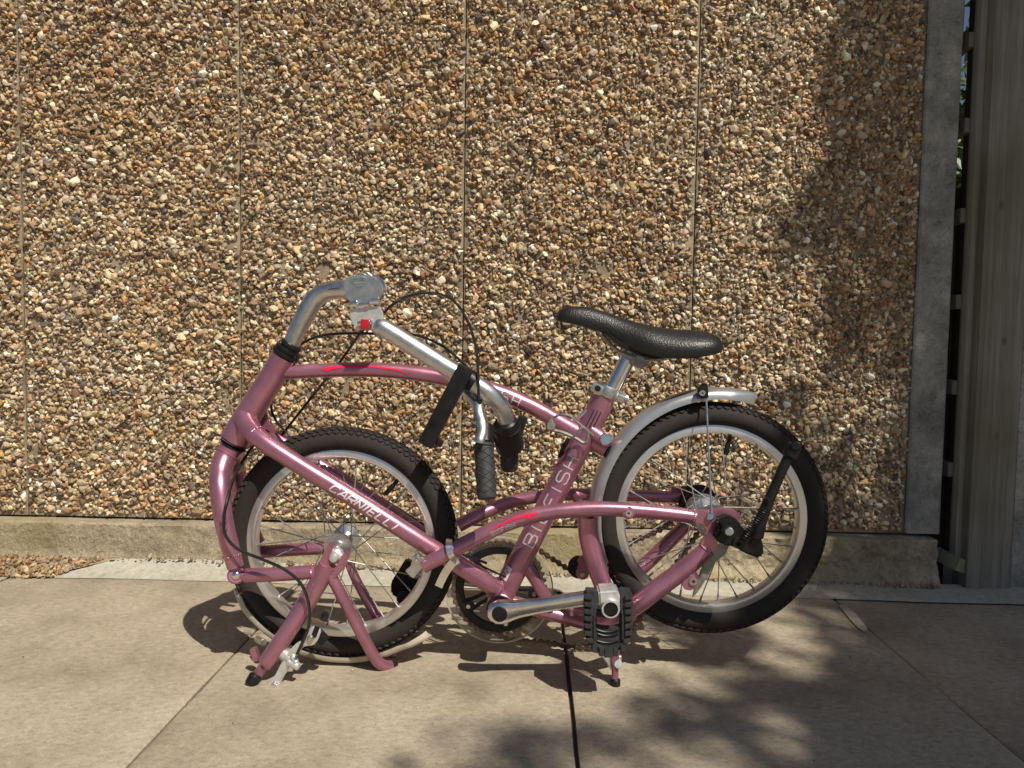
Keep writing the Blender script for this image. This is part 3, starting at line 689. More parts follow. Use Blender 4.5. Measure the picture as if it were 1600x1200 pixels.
weld(P(1103, 859, YN), P(1094, 868, YN)-P(1106, 856, YN), .0132)
weld(P(362, 868, 1.25), P(367, 886, 1.25)-P(361, 860, 1.25), .0145)
weld(P(489, 893.5, 1.25), P(494, 893, 1.25)-P(440, 897, 1.25), .0118)
weld(P(355, 710, YF-.006), P(353, 714, YF-.008)-P(365, 697, YF), .0202)
weld(P(775, 920, 1.288), P(778, 922, 1.29)-P(740, 897, 1.272), .0158)
# bottom bracket shell
bbc = P(782, 938, YF)
B().cyl(bbc+Vector((0, .036, 0)), bbc-Vector((0, .036, 0)), 0.0225, 30).obj('bottom_bracket', PINK, bike)
B().lathe([(.014, .0), (.0215, .0), (.0225, .004), (.0215, .008), (.012, .008)], bbc-Vector((0, .036, 0)), (0, -1, 0), 30).obj('bracket_cup', BLK, bike)
fr('brace_tube', [(822, 884, YF, .011), (840, 912, YF, .0105), (862, 950, YF+.005, .010)], seg=18)
fr('lower_stay', [(795, 940, YF+.01, .013), (850, 955, YF+.012, .013), (925, 976, YF+.015, .012)], seg=20)
B().cyl(P(888, 951, YF-.01), P(914, 955, YF-.01), 0.004, 10).cyl(P(893, 948, YF-.01), P(893, 962, YF-.01), 0.0035, 10).obj('cable_stop', PINK, bike)
# swing arm

fr('swing_arm', [(661, 884, YN, .0126), (690, 869, YN, .0126), (730, 848, YN, .0126), (780, 823, YN, .0126), (830, 806, YN, .0126), (880, 798, YN, .0124), (940, 795, YN, .0122), (1000, 798, YN, .0120), (1060, 804, YN, .0118), (1086, 808, YN, .0110)], seg=24)
fr('swing_arm', [(716, 822, 1.40, .0125), (750, 804, 1.41, .0125), (800, 784, YB, .0122), (860, 774, YB, .0120), (930, 773, YB, .0118), (1010, 775, YB, .0115), (1070, 778, YB, .0110)], seg=18)
B().cyl(P(982, 801, YN-.0125), P(982, 801, YN+.004), 0.0105, 18).obj('boss', PINK, bike)
B().lathe([(.0025, 0), (.0048, 0), (.0050, -.002), (.0025, -.002)], P(982, 802, YN-.0132), (0, 1, 0), 16).obj('bolt', POL, bike)
B().tube(T([(898, 775, YB, .009), (905, 785, 1.36, .008), (922, 797, 1.28, .008), (930, 800, YN+.004, .009)]), 12, 5).obj('cross_brace', PINK, bike)
# curved strut down to the foot under the pedal
fr('foot_strut', [(918, 806, 1.262, .0170), (920, 840, 1.265, .0165), (930, 880, 1.266, .0160), (947, 930, 1.264, .0150), (956, 980, 1.257, .0125), (960, 1020, 1.247, .0085), (961, 1045, 1.243, .0058), (961, 1062, 1.243, .0056)], seg=22)
B().lathe([(1e-5, 0), (.0075, 0), (.0088, .003), (.0086, .017), (.0070, .019), (1e-5, .019)], P(961, 1078, 1.242), (0, 0, 1), 18).obj('rubber_foot', BLK, bike)
B().box(P(957, 1030, 1.25), (.020, .012, .016), Matrix.Rotation(.5, 3, 'Y'), .002).cyl(P(944, 1026, 1.247), P(962, 1052, 1.247), .0035, 10).cyl(P(968, 1024, 1.247), P(966, 1044, 1.247), .004, 10).cyl(P(966, 1038, 1.235), P(966, 1038, 1.26), .007, 14).obj('rear_brake_arm', CAST, bike)
# rear dropouts and lower arms
dp = [(1083, 797), (1108, 796), (1128, 793), (1146, 795), (1158, 806), (1150, 818), (1132, 822), (1122, 838), (1120, 856), (1110, 866), (1094, 860), (1094, 846), (1101, 838), (1102, 828), (1096, 819), (1084, 817)]
B().prism([P(a, b, YN) for a, b in dp], YN-.004, YN+.004, .0012).obj('dropout_plate', PINK, bike)
dq = [(a*1.0-(a-830)*0.137+0, b-(b-530)*0.137) for a, b in dp]
B().prism([P(a, b, YB) for a, b in dq], YB-.003, YB+.003, .0012).obj('dropout_plate', PINK, bike)
fr('lower_arm', [(1106, 856, YN, .0125), (1094, 868, YN, .0140), (1070, 888, YN, .0152), (1030, 918, YN, .0158), (1000, 941, YN, .0155), (960, 968, YN+.01, .0140), (925, 978, YN+.035, .0125)], seg=22)
fr('lower_arm', [(1078, 815, YB, .012), (1050, 842, YB, .0135), (1005, 885, YB-.01, .0135), (950, 930, YB-.03, .012), (900, 960, 1.36, .011)], seg=18)
B().cyl(P(1110, 807, YN-.004), P(1110, 807, YN-.011), .0062, 16).obj('bolt', POL, bike)
lug = [(1062, 880), (1078, 878), (1092, 900), (1090, 914), (1080, 922), (1070, 921), (1064, 912), (1068, 900)]
B().prism([P(a, b, YN-.006) for a, b in lug], YN-.009, YN-.003, .0012).obj('mount_lug', PINK, bike)
B().lathe([(.003, 0), (.0065, 0), (.0065, .002), (.003, .002)], P(1083, 908, YN-.010), (0, -1, 0), 16).obj('washer', ALU, bike)
tor = [(1120, 850), (1140, 852), (1134, 866), (1116, 880), (1106, 902), (1090, 926), (1082, 934), (1085, 918), (1098, 884), (1108, 866)]
B().prism([P(a, b, YN+.006) for a, b in tor], YN+.006, YN+.010, .0008).obj('torque_arm', DULL, bike)

# ---- fork (near and far leg) and folding links
fr('fork_leg', [(365, 697, YF, .0205), (353, 714, YF-.008, .0200), (345, 737, 1.285, .0182), (344, 765, 1.265, .0170), (350, 815, 1.252, .0155), (361, 860, 1.25, .0145), (368, 886, 1.25, .0138)], seg=24)
fr('fork_leg', [(364, 697, YF, .0215), (364, 715, YF+.02, .020), (368, 740, 1.35, .0185), (380, 790, 1.37, .016), (396, 835, 1.37, .014), (404, 850, 1.37, .013)], seg=18)
for (a, b, Y, s) in ((369, 899, 1.25, 1), (402, 862, 1.37, .85)):
    B().cyl(P(a, b, Y+.009), P(a, b, Y-.009), .0145*s, 22).obj('fork_end', PINK, bike)
    B().lathe([(1e-5, .006), (.004, .0055), (.0068, .003), (.0072, 0)], P(a, b, Y-.009), (0, -1, 0), 18).obj('bolt', POL, bike)
fr('link_tube', [(372, 899, 1.25, .0095), (384, 899, 1.25, .0095), (386, 899, 1.25, .0122), (440, 897, 1.25, .0118), (494, 893, 1.25, .0118)], seg=18, sub=2)
fr('link_tube', [(402, 862, 1.37, .009), (412, 862, 1.37, .0115), (460, 859, 1.37, .0112), (512, 856, 1.37, .0112)], seg=16, sub=2)
# stand tube with its forked top around the axle nut
YS = 1.245
fr('stand_tube', [(513, 882, YS, .0160), (498, 910, YS, .0155), (465, 964, YS-.008, .0150), (421, 1029, YS-.018, .0145), (415, 1037, YS-.019, .0118), (411, 1042, YS-.019, .0085), (399, 1061, YS-.022, .0080)], seg=22, sub=3)
B().cyl(P(401, 1053, YS-.025), P(391, 1071, YS-.030), .0108, 20, .003).obj('rubber_foot', BLK, bike)
for s in ([(496, 893), (503, 870), (516, 846), (524, 850), (515, 873), (516, 884), (525, 888), (536, 865), (544, 861), (546, 870), (536, 890), (523, 906), (506, 906)],):
    B().prism([P(a, b, YS) for a, b in s], YS-.008, YS+.008, .002).obj('fork_prong', PINK, bike)
B().lathe([(1e-5, .0), (.012, .0), (.013, .004), (.0125, .014), (.009, .017), (.008, .024), (.0060, .027), (1e-5, .028)], P(527, 866, YS+.016), (0, -1, 0), 24).obj('axle_nut', CAST, bike)
0 and B().prism([P(a, b, YS-.0) for a, b in [(503, 874), (511, 874), (521, 880), (519, 890), (512, 892), (503, 888)]], YS-.0195, YS-.012, .003).obj('mount_pad', PINK, bike)
fr('rest_tube', [(507, 886, YS, .0095), (516, 898, YS, .0095), (540, 942, YS+.005, .0098), (566, 992, YS+.02, .0100), (585, 1026, YS+.03, .0100), (594, 1037, YS+.036, .0100), (603, 1041, YS+.045, .0102), (609, 1041, YS+.052, .0102)], seg=18)
fr('rest_tube', [(545, 878, 1.365, .008), (556, 905, 1.365, .0085), (580, 950, 1.365, .0085), (598, 984, 1.36, .0085), (610, 1014, 1.35, .0085), (613, 1030, 1.335, .0085)], seg=14)
B().cyl(P(607, 1041, YS+.049), P(617, 1041, YS+.062), .0098, 16).obj('end_plug', BLK, bike)
B().box(P(399, 1022, YS+.01), (.010, .012, .022), Matrix.Rotation(-.3, 3, 'Y'), .0015).obj('brake_boss', PINK, bike)

# ---- pivots near the seat tube
fr('pivot_tube', [(922, 672, YF-.01, .0125), (938, 683, YF-.012, .0125), (948, 690, YF-.015, .012)], seg=18)
B().cyl(P(947, 687, YF+.012), P(947, 687, YF-.022), .0128, 24).obj('pivot_boss', PINK, bike)
B().cyl(P(947, 686, YF-.023), P(947, 686, YF-.031), .0108, 24, .0015).obj('pivot_cap', POL, bike)
# wire latch
lt = B().tube(T([(858, 660, 1.278, .0021), (866, 652, 1.276, .0021), (878, 648, 1.272, .0021), (890, 650, 1.270, .0021), (905, 662, 1.270, .0021), (927, 681, 1.272, .0021)]), 8, 5)
lt.tube(T([(863, 672, 1.278, .0030), (880, 676, 1.275, .0030), (900, 685, 1.272, .0030), (912, 692, 1.270, .0030), (918, 686, 1.270, .0026), (919, 674, 1.270, .0026)]), 8, 5)
lt.tube(T([(895, 684, 1.270, .0020), (903, 674, 1.269, .0020), (909, 667, 1.269, .0020)]), 8, 3)
lt.obj('wire_latch', DULL, bike)
B().lathe([(.0022, .006), (.0065, .006), (.0078, .004), (.0078, -.01)], P(861, 665, 1.274), (0, -1, 0), 18).lathe([(1e-5, .003), (.0045, .003), (.0045, 0)], P(861, 665, 1.274), (0, -1, 0), 12).obj('latch_bolt', ALU, bike)
B().tube(T([(889, 685, 1.30, .004), (880, 700, 1.30, .004), (874, 714, 1.31, .003)]), 8, 3).obj('latch_pin', BLK, bike)
B().cyl(P(905, 652, YF-.005), P(917, 641, YF-.005), .004, 10).cyl(P(898, 648, YF), P(912, 660, YF), .003, 8).obj('hinge_bolt', ALU, bike)
B().lathe([(.003, 0), (.006, 0), (.006, .008), (.003, .008)], P(868, 722, YF+.005), (0, -1, 0), 12).obj('cable_stop', PINK, bike)

# ---- seat post, clamp and saddle
pipe('seat_post', [(950, 622, YF, .0138), (987, 548, YF, .0138)], POL, bike, seg=24)
dsp = (P(987, 548, YF)-P(950, 622, YF)).normalized()
B().lathe([(.0140, 0), (.0225, 0), (.0232, .003), (.0232, .015), (.0222, .018), (.0140, .018)], P(945, 619, YF), dsp, 28).obj('seat_clamp', ALU, bike)
B().box(P(933, 607, YF-.016), (.020, .014, .016), Matrix.Rotation(.45, 3, 'Y'), .003).obj('clamp_lug', ALU, bike)
B().cyl(P(934, 607, YF-.0225), P(934, 607, YF-.026), .0052, 16).obj('clamp_screw', BLK, bike)
B().cyl(P(962, 616, YF-.006), P(981, 624, YF-.006), .0075, 18).box(P(970, 620, YF-.006), (.014, .014, .018), Matrix.Rotation(.45, 3, 'Y'), .002).obj('clamp_bolt', ALU, bike)
B().cyl(P(984, 554, YF-.018), P(984, 554, YF+.018), .010, 18).cyl(P(1000, 560, YF-.022), P(1000, 560, YF+.022), .0165, 24).cyl(P(1000, 560, YF-.025), P(1000, 560, YF+.025), .009, 14).obj('saddle_clamp', DULL, bike)
def saddle():
    # (px, top, bottom, half width)
    st = [(869, 494, 499, .004), (872, 487, 499, .014), (880, 481, 501, .020), (895, 478, 504, .0245), (920, 480.5, 511, .028), (945, 487, 521, .033), (965, 494, 533, .040), (985, 500.5, 544, .050), (1005, 506, 552, .061), (1030, 511, 557.5, .067), (1055, 514, 559, .071), (1080, 515.5, 557, .072), (1100, 518.5, 553, .068), (1113, 522.5, 550, .060), (1121, 528, 546, .040), (1125, 534, 541, .015)]
    YC = YF+.012; vs = []; n = 22
    for (px, t, b_, hw) in st:
        ztop = P(px, t, YC-hw*0.35).z; zb = P(px, b_, YC-hw).z; x = P(px, t, YC).x
        for k in range(n+1):
            u = -1+2*k/n; a = abs(u); q = (1-a**2.6)
            y = YC+math.copysign(hw*min(1, (a**0.92)*1.0), u)
            z = zb+(ztop-zb)*(max(0, 1-a**3.0))**0.62
            if k in (0, n): y = YC+math.copysign(hw*0.90, u); z = zb-0.0015
            vs.append((x, y, z))
        vs.append((x, YC, zb+(ztop-zb)*0.35))
    m_ = n+2; fs = []
    for i in range(len(st)-1):
        for k in range(m_): l = (k+1) % m_; fs.append((i*m_+k, i*m_+l, (i+1)*m_+l, (i+1)*m_+k))
    fs.append(tuple(range(m_))[::-1]); fs.append(tuple((len(st)-1)*m_+k for k in range(m_)))
    me = mesh('saddle', vs, fs)
    bm = bmesh.new(); bm.from_mesh(me); bmesh.ops.recalc_face_normals(bm, faces=bm.faces[:]); bmesh.ops.subdivide_edges(bm, edges=bm.edges[:], cuts=1, use_grid_fill=True, smooth=0.6); bm.to_mesh(me); bm.free()
    me.polygons.foreach_set('use_smooth', [True]*len(me.polygons)); me.set_sharp_from_angle(angle=R(60))
    return link('saddle', me, LEATH, bike)
sad = saddle()
B().prism([P(a, b, YF) for a, b in [(940, 516), (970, 534), (1000, 548), (1060, 556), (1090, 556), (1085, 560), (1070, 559), (1030, 561), (1000, 557), (965, 540), (945, 521)]], YF-.030, YF+.030, .003).obj('saddle_base', BLK, bike)
for s in (-1, 1): B().tube(T([(930, 510, YF+s*.01, .0035), (965, 548, YF+s*.018, .0035), (1010, 562, YF+s*.022, .0035), (1060, 556, YF+s*.035, .0035)]), 8, 4).obj('saddle_rail', DULL, bike)

# ---- stem, hinge, bars
pipe('stem_post', [(452, 545, YF, .0142), (463, 520, YF, .0150), (480, 486, YF, .0165), (492, 468, YF, .0162), (508, 456, YF-.004, .0158), (527, 452.5, YF-.01, .0155), (548, 452, YF-.015, .0155), (575, 452, YF-.02, .0155)], ALU, bike, seg=24)
hy = YF-.050
up = [(538, 444), (540, 436), (546, 433), (556, 431), (575, 430), (588, 433), (594, 441), (597, 452), (596, 463), (594, 467), (580, 468), (578, 478), (560, 479), (557, 470), (546, 470), (540, 464)]
B().prism([P(a, b, hy) for a, b in up], hy-.004, hy+.003, .0012).obj('hinge_plate', ALU, bike)
lo = [(546, 483), (594, 478), (599, 490), (599, 500), (594, 512), (584, 516), (562, 515), (552, 508), (547, 497)]
B().prism([P(a, b, hy) for a, b in lo], hy-.003, hy+.004, .0012).obj('hinge_plate', CAST, bike)  # brighter alloy than the upper plate: sky light on its tilt, put into colour
B().lathe([(1e-5, .012), (.020, .012), (.0245, .008), (.0255, 0), (.024, -.008)], P(579, 452, YF-.030), (0.25, -1, 0.0), 30).obj('stem_cap', POL, bike)
B().cyl(P(546, 476, hy-.005), P(559, 474.5, hy-.005), .0055, 14).cyl(P(577, 471.5, hy-.005), P(593, 470, hy-.005), .0055, 14).cyl(P(560, 478, hy-.004), P(577, 476, hy-.004), .0050, 14).obj('hinge_barrel', POL, bike)
B().prism([P(a, c, hy) for a, c in [(553, 441), (571, 440), (571, 443), (553, 444)]], hy-.006, hy-.004, .0004).prism([P(a, c, hy) for a, c in [(557, 446), (568, 445.5), (568, 447), (557, 447.5)]], hy-.006, hy-.004, .0003).prism([P(a, c, hy) for a, c in [(548, 438), (556, 431), (566, 430), (572, 436), (566, 434), (556, 436)]], hy-.010, hy-.003, .001).obj('hinge_ridge', POL, bike)
B().tube([(P(x_, y_, hy-.001), .0016) for x_, y_ in [(548, 436), (556, 429), (566, 427), (576, 433), (580, 440)]], 8, 4).tube([(P(x_, y_, hy+.004), .0014) for x_, y_ in [(566, 430), (574, 426), (582, 433), (584, 440)]], 8, 4).obj('hinge_spring', ALU, bike)
B().cyl(P(559, 506, hy-.010), P(582, 503, hy-.010), .0045, 12).obj('release_pin', POL, bike)
B().box(P(571, 507, hy-.013), (.0140, .014, .0165), Matrix.Rotation(.05, 3, 'Y'), .002).obj('red_catch', RED, bike)
YT = 1.235
pipe('handlebar', [(585, 510, YT, .0095), (592, 512, YT, .0125), (602, 514, YT, .0150), (650, 544, YT, .0150), (700, 575, YT, .0150), (740, 599, YT, .0148), (765, 616, YT+.003, .0146), (783, 636, YT+.012, .0142), (791, 658, YT+.025, .0138), (795, 685, YT+.045, .0125)], BAR, bike, seg=24)
pipe('handlebar', [(700, 582, YT+.03, .010), (724, 608, YT+.02, .0102), (742, 626, YT+.01, .0098), (751, 650, YT-.01, .0096), (755, 700, YT-.04, .0096)], ALU, bike, seg=18)
# brackets on the handlebar, black strap-shaped arm
arm = [(722, 583), (731, 573), (741, 575), (741, 590), (706, 664), (690, 694), (678, 699), (660, 694), (659, 686), (690, 640)]
Ya = 1.205
def slabarm():
    d = (P(672, 692, Ya)-P(731, 580, Ya)); L_ = d.length; d.normalize(); rot = Matrix.Rotation(math.atan2(-d.z, d.x), 3, 'Y')
    c = (P(666, 690, Ya)+P(727, 579, Ya))/2
    b = B().box(c, (L_+.012, .020, .0260), rot, .0045)
    return b.obj('folded_strap_arm', BLK, bike)
slabarm()
B().box(P(683, 690, Ya+.012), (.012, .016, .020), Matrix.Rotation(-1.1, 3, 'Y'), .004).obj('arm_clip', BLK, bike)
B().lathe([(.0150, -.010), (.0172, -.010), (.0178, 0), (.0172, .010), (.0150, .010)], P(733, 594, YT), P(745, 602, YT)-P(720, 586, YT), 24).obj('bar_band', BLK, bike)
# shifter, grips, brake lever
def grip(p0, p1, r, name='grip'):
    d = (p1-p0); L_ = d.length; b = B(); n = 20
    b.lathe([(1e-5, -.001), (r*.9, -.001), (r*1.12, .001), (r*1.12, .004), (r, .006)]+[(r, .006+(L_-.012)*k/10) for k in range(1, 11)]+[(r*.94, L_-.001), (r*.8, L_), (1e-5, L_)], p0, d, 28)
    dn = d.normalized(); u = dn.orthogonal().normalized(); w_ = dn.cross(u)
    for sgn in (1, -1):                                   # raised crossing ribs
        for s_ in range(5):
            C = []; 
            for k in range(40):
                t = k/39; a = sgn*t*math.pi*2.2+s_*2*math.pi/5; C.append(p0+dn*(.008+(L_-.016)*t)+(u*math.cos(a)+w_*math.sin(a))*(r+.0001))
            b.sweep(C, [.0008]*40, 4, False)
    return b.obj(name, GRIP, bike)
grip(P(756, 694, 1.195), P(761, 780, 1.165), .0150)
grip(P(795, 690, 1.300), P(796, 733, 1.318), .0150)
b = B().cyl(P(791, 664, 1.268), P(797, 700, 1.30), .0245, 26, .004).cyl(P(788, 658, 1.262), P(793, 672, 1.27), .0215, 26, .003).box(P(812, 668, 1.29), (.016, .03, .040), Matrix.Rotation(.3, 3, 'Y'), .004).box(P(779, 684, 1.28), (.018, .02, .030), Matrix.Rotation(-.4, 3, 'Y'), .004)
b.obj('twist_shifter', BLK, bike)
B().cyl(P(757, 664, 1.215), P(757, 696, 1.195), .0145, 18, .003).obj('lever_clamp', BLK, bike)
B().tube(T([(748, 628, 1.20, .007), (748, 645, 1.195, .0085), (752, 660, 1.185, .0085), (753, 674, 1.178, .0080), (749, 688, 1.172, .0088), (748, 692, 1.171, .0080)]), 14, 5, flat=((0, -1, 0), .6)).obj('brake_lever', ALU, bike)
B().cyl(P(749, 623, 1.20), P(749, 640, 1.20), .0055, 12).obj('barrel_adjuster', BLK, bike)

# ---- cables
def cable(pts, r=.0024): return pipe('cable', pts, CABLE, bike, r, seg=8, sub=8)
cable([(598, 492, 1.29), (612, 477, 1.285), (640, 462, 1.28), (672, 458, 1.28), (706, 468, 1.27), (730, 500, 1.26), (744, 545, 1.24), (747, 585, 1.22), (748, 626, 1.20)])
cable([(447, 676, 1.35), (430, 655, 1.35), (424, 630, 1.34), (437, 590, 1.345), (455, 556, 1.345), (472, 537, 1.34), (500, 525, 1.33), (540, 521, 1.33), (600, 521.5, 1.33), (650, 524, 1.32), (690, 540, 1.31), (720, 564, 1.30), (745, 590, 1.29), (770, 620, 1.29), (788, 655, 1.28)])
cable([(566, 516, 1.33), (530, 567, 1.34), (497, 608, 1.35), (444, 675, 1.37), (420, 705, 1.38)])
cable([(437, 692, 1.395), (500, 722, 1.395), (600, 781, 1.395), (690, 838, 1.39)])
cable([(437, 700, 1.40), (500, 732, 1.40), (600, 793, 1.40), (690, 850, 1.40), (760, 880, 1.33)])
cable([(402, 688, 1.34), (385, 712, 1.31), (366, 745, 1.27), (354, 785, 1.232), (350, 812, 1.226), (352, 836, 1.224), (372, 858, 1.222), (410, 874, 1.22), (445, 890, 1.218), (470, 912, 1.216), (482, 942, 1.215), (483, 975, 1.214), (474, 1000, 1.212), (464, 1022, 1.21)], .0027)
for q in ((350, 812), (350, 824)): B().cyl(P(q[0]-1, q[1]-4, 1.232), P(q[0]+1, q[1]+4, 1.232), .0052, 10).obj('cable_guide', PINK, bike)
cable([(722, 866, 1.30), (745, 880, 1.29), (775, 895, 1.285), (800, 905, 1.30)], .0018)

# ---- brakes
b = B().prism([P(a, c, 1.225) for a, c in [(478, 999), (482, 982), (489, 977), (499, 979), (503, 984), (498, 998), (491, 1007), (478, 1008), (470, 1014), (462, 1030), (452, 1044), (443, 1058), (438, 1072), (430, 1079), (421, 1075), (419, 1068), (424, 1062), (432, 1052), (440, 1036), (452, 1016), (466, 1002)]], 1.219, 1.226, .0018)
b.obj('brake_arm', CAST, bike)
B().box(P(493, 987, 1.2185), (.0085, .002, .018), Matrix.Rotation(.35, 3, 'Y')).obj('arm_slot', BLK, bike)
B().lathe([(1e-5, .005), (.004, .005), (.0058, .002), (.0058, 0)], P(486, 997, 1.219), (0, -1, 0), 14).lathe([(1e-5, .007), (.005, .007), (.0055, .0)], P(429, 1070, 1.219), (0, -1, 0), 14).cyl(P(429, 1074, 1.21), P(434, 1076, 1.23), .0055, 12).obj('brake_bolt', ALU, bike)
b = B()
for k in range(7): b.lathe([(.0095, 0), (.0125, .001), (.0125, .002), (.0095, .003)], P(437+k*2.2, 1017+k*1.4, 1.232), (.8, -.35, -.5), 16)
b.cyl(P(436, 1018, 1.232), P(456, 1030, 1.225), .0092, 16).cyl(P(450, 1034, 1.222), P(467, 1042, 1.218), .0065, 14).cyl(P(457, 1022, 1.222), P(463, 1036, 1.218), .005, 12).obj('brake_spring', CAST, bike)
B().box(P(500, 994, 1.245), (.016, .014, .026), Matrix.Rotation(-.8, 3, 'Y'), .002).obj('brake_pad', BLK, bike)
B().prism([P(a, c, 1.36) for a, c in [(500, 972), (503, 956), (509, 951), (516, 955), (517, 966), (508, 978)]], 1.356, 1.362, .0015).obj('brake_arm', ALU, bike)
B().cyl(P(402, 998, 1.30), P(412, 1004, 1.27), .006, 12).obj('brake_stud', ALU, bike)
b = B().prism([P(a, c, 1.335) for a, c in [(364, 712), (377, 716), (375, 728), (384, 722), (382, 734), (370, 742), (360, 750), (358, 742), (366, 730)]], 1.330, 1.337, .0015).lathe([(1e-5, .004), (.006, .004), (.007, 0)], P(368, 729, 1.330), (0, -1, 0), 14); b.obj('brake_arm', ALU, bike)

# ---- mudguards
def guard(cx, cy, Y, arcs, mat, name, w_=.050, th=.0016, crown=.008, pw=2.2):
    """arcs: (angle deg, radius px)"""
    n = 72; m_ = 12; vs = []
    A = np.linspace(arcs[0][0], arcs[-1][0], n); Rr = np.interp(A, [a[0] for a in arcs], [a[1] for a in arcs])
    for lay in (0, 1):
        for i in range(n):
            a = R(A[i]); 
            t = min(i, n-1-i)/6.0; ww = w_*(1 if t > 1 else (0.15+0.85*t**.7))
            for k in range(m_+1):
                u = -1+2*k/m_; r_ = Rr[i]/(F/Y)+crown*(1-abs(u)**pw)-crown-lay*th
                if abs(u) > .99: r_ -= .0012
                cc = P(cx, cy, Y); vs.append((cc.x+math.cos(a)*r_, Y+math.sin(u*math.pi/2)*ww/2, cc.z+math.sin(a)*r_))
    q = m_+1; o_ = n*q; fs = []
    for i in range(n-1):
        for k in range(m_):
            f = (i*q+k, (i+1)*q+k, (i+1)*q+k+1, i*q+k+1); fs.append(f); fs.append(tuple(x+o_ for x in f[::-1]))
        for k in (0, m_): fs.append((i*q+k, (i+1)*q+k, (i+1)*q+k+o_, i*q+k+o_))
    for i in (0, n-1):
        for k in range(m_): fs.append((i*q+k, i*q+k+1, i*q+k+1+o_, i*q+k+o_))
    me = mesh(name, vs, fs); bm = bmesh.new(); bm.from_mesh(me); bmesh.ops.recalc_face_normals(bm, faces=bm.faces[:]); bm.to_mesh(me); bm.free()
    me.polygons.foreach_set('use_smooth', [True]*len(me.polygons)); me.set_sharp_from_angle(angle=R(50))
    return link(name, me, mat, bike)
guard(1109, 809, YR, [(71, 208), (90, 206), (120, 200), (150, 194), (180, 190), (212, 192)], GUARD, 'rear_mudguard', .048, .0016, .017, 2.0)
guard(535, 847, YF, [(205, 194), (235, 192), (270, 193), (300, 197), (314, 208)], CREAM, 'front_mudguard', .046, .0018, .012)
# mudguard stay and clip
B().cyl(P(1103, 612, YR-.030), P(1112, 806, YN-.008), .0016, 8).obj('mudguard_stay', ALU, bike)
B().prism([P(a, c, YR-.03) for a, c in [(1090, 606), (1098, 598), (1105, 600), (1106, 622), (1094, 622), (1089, 616)]], YR-.037, YR-.027, .0015).obj('stay_clip', BLK, bike)
B().lathe([(.0015, .004), (.0048, .004), (.0055, 0)], P(1097, 614, YR-.037), (0, -1, 0), 14).obj('stay_screw', POL, bike)
B().tube(T([(1084, 632, YR, .0020), (1083, 622, YR, .0020), (1090, 634, YR+.02, .002)]), 6, 3).obj('stay_clip', BLK, bike)

# ---- chainwheel, guard disc, chain
YC = 1.375
cc = P(780, 919, YC)
gear(cc, .0875, 44, .003, RUST, bike, 'chainring', .0740)
B().lathe([(.068, 0), (.0785, 0), (.0795, .002), (.0785, .004), (.066, .004), (.0640, .002), (.068, 0)], cc-Vector((0, .001, 0)), (0, -1, 0), 60).obj('chainring_hoop', BLK, bike)
sb = B()
for k in range(5):
    a = R(72*k+66); d = Vector((math.cos(a), 0, math.sin(a))); n_ = Vector((-d.z, 0, d.x))
    for s in (-1, 1): sb.tube([(cc+n_*s*.006+d*.014-Vector((0, .006, 0)), .0042), (cc+n_*s*.007+d*.042-Vector((0, .004, 0)), .0036), (cc+n_*s*.010+d*.070-Vector((0, .002, 0)), .0040)], 8, 3)
    sb.box(cc+d*.064-Vector((0, .003, 0)), (.022, .007, .018), Matrix.Rotation(-a, 3, 'Y'), .002)
sb.cyl(cc+Vector((0, .004, 0)), cc-Vector((0, .012, 0)), .021, 24)
sb.obj('chainring_spider', BLK, bike)
for k in range(5):
    a = R(72*k+66); B().lathe([(1e-5, .003), (.0038, .003), (.0042, 0)], cc+Vector((math.cos(a)*.064, -.0075, math.sin(a)*.064)), (0, -1, 0), 12).obj('chainring_bolt', ALU, bike)
B().lathe([(.0790, .0), (.0965, .0), (.0978, .0015), (.0965, .003), (.0790, .002)], cc-Vector((0, .008, 0)), (0, -1, 0), 80).obj('chain_disc', CLEAR, bike)
B().lathe([(.0960, -.0002), (.0982, -.0002), (.0984, .0032), (.0960, .0032), (.0960, -.0002)], cc-Vector((0, .008, 0)), (0, -1, 0), 80).obj('chain_disc_edge', CREAM, bike)
# links of the chain: past 100, one part each would be far too fine, so each is a small joined pair
s0 = c2+Vector((0, .083, 0)); path = []
def arc(c, r, a0, a1, n): return [c+Vector((math.cos(R(a0+(a1-a0)*i/n))*r, 0, math.sin(R(a0+(a1-a0)*i/n))*r)) for i in range(n+1)]
ten = P(915, 884, YC)
path = arc(cc, .084, 0, 45, 3)[::-1]
path = [P(846, 862, YC), P(870, 878, YC), P(895, 893, YC), P(912, 894, YC), P(935, 878, YC+.01), P(990, 846, 1.41), P(1040, 822, 1.42)]+arc(s0, .029, 140, -60, 8)
path += [P(1040, 905, 1.42), P(1010, 950, 1.41), P(985, 985, 1.40), P(950, 1006, 1.38), P(900, 1010, YC), P(850, 1004, YC), P(800, 1000, YC)]+arc(cc, .085, 268, 45, 18)[0:1]
path += arc(cc, .084, 268, 30, 22)
C, _ = spline([(p, 1) for p in path], 10)
L = [0]
for i in range(1, len(C)): L.append(L[-1]+(C[i]-C[i-1]).length)
def at(s):
    i = int(np.searchsorted(L, s)); i = min(max(i, 1), len(C)-1); t = (s-L[i-1])/max(1e-9, L[i]-L[i-1]); return C[i-1].lerp(C[i], t)
pitch = .0127; nl = int(L[-1]/pitch)
links = []
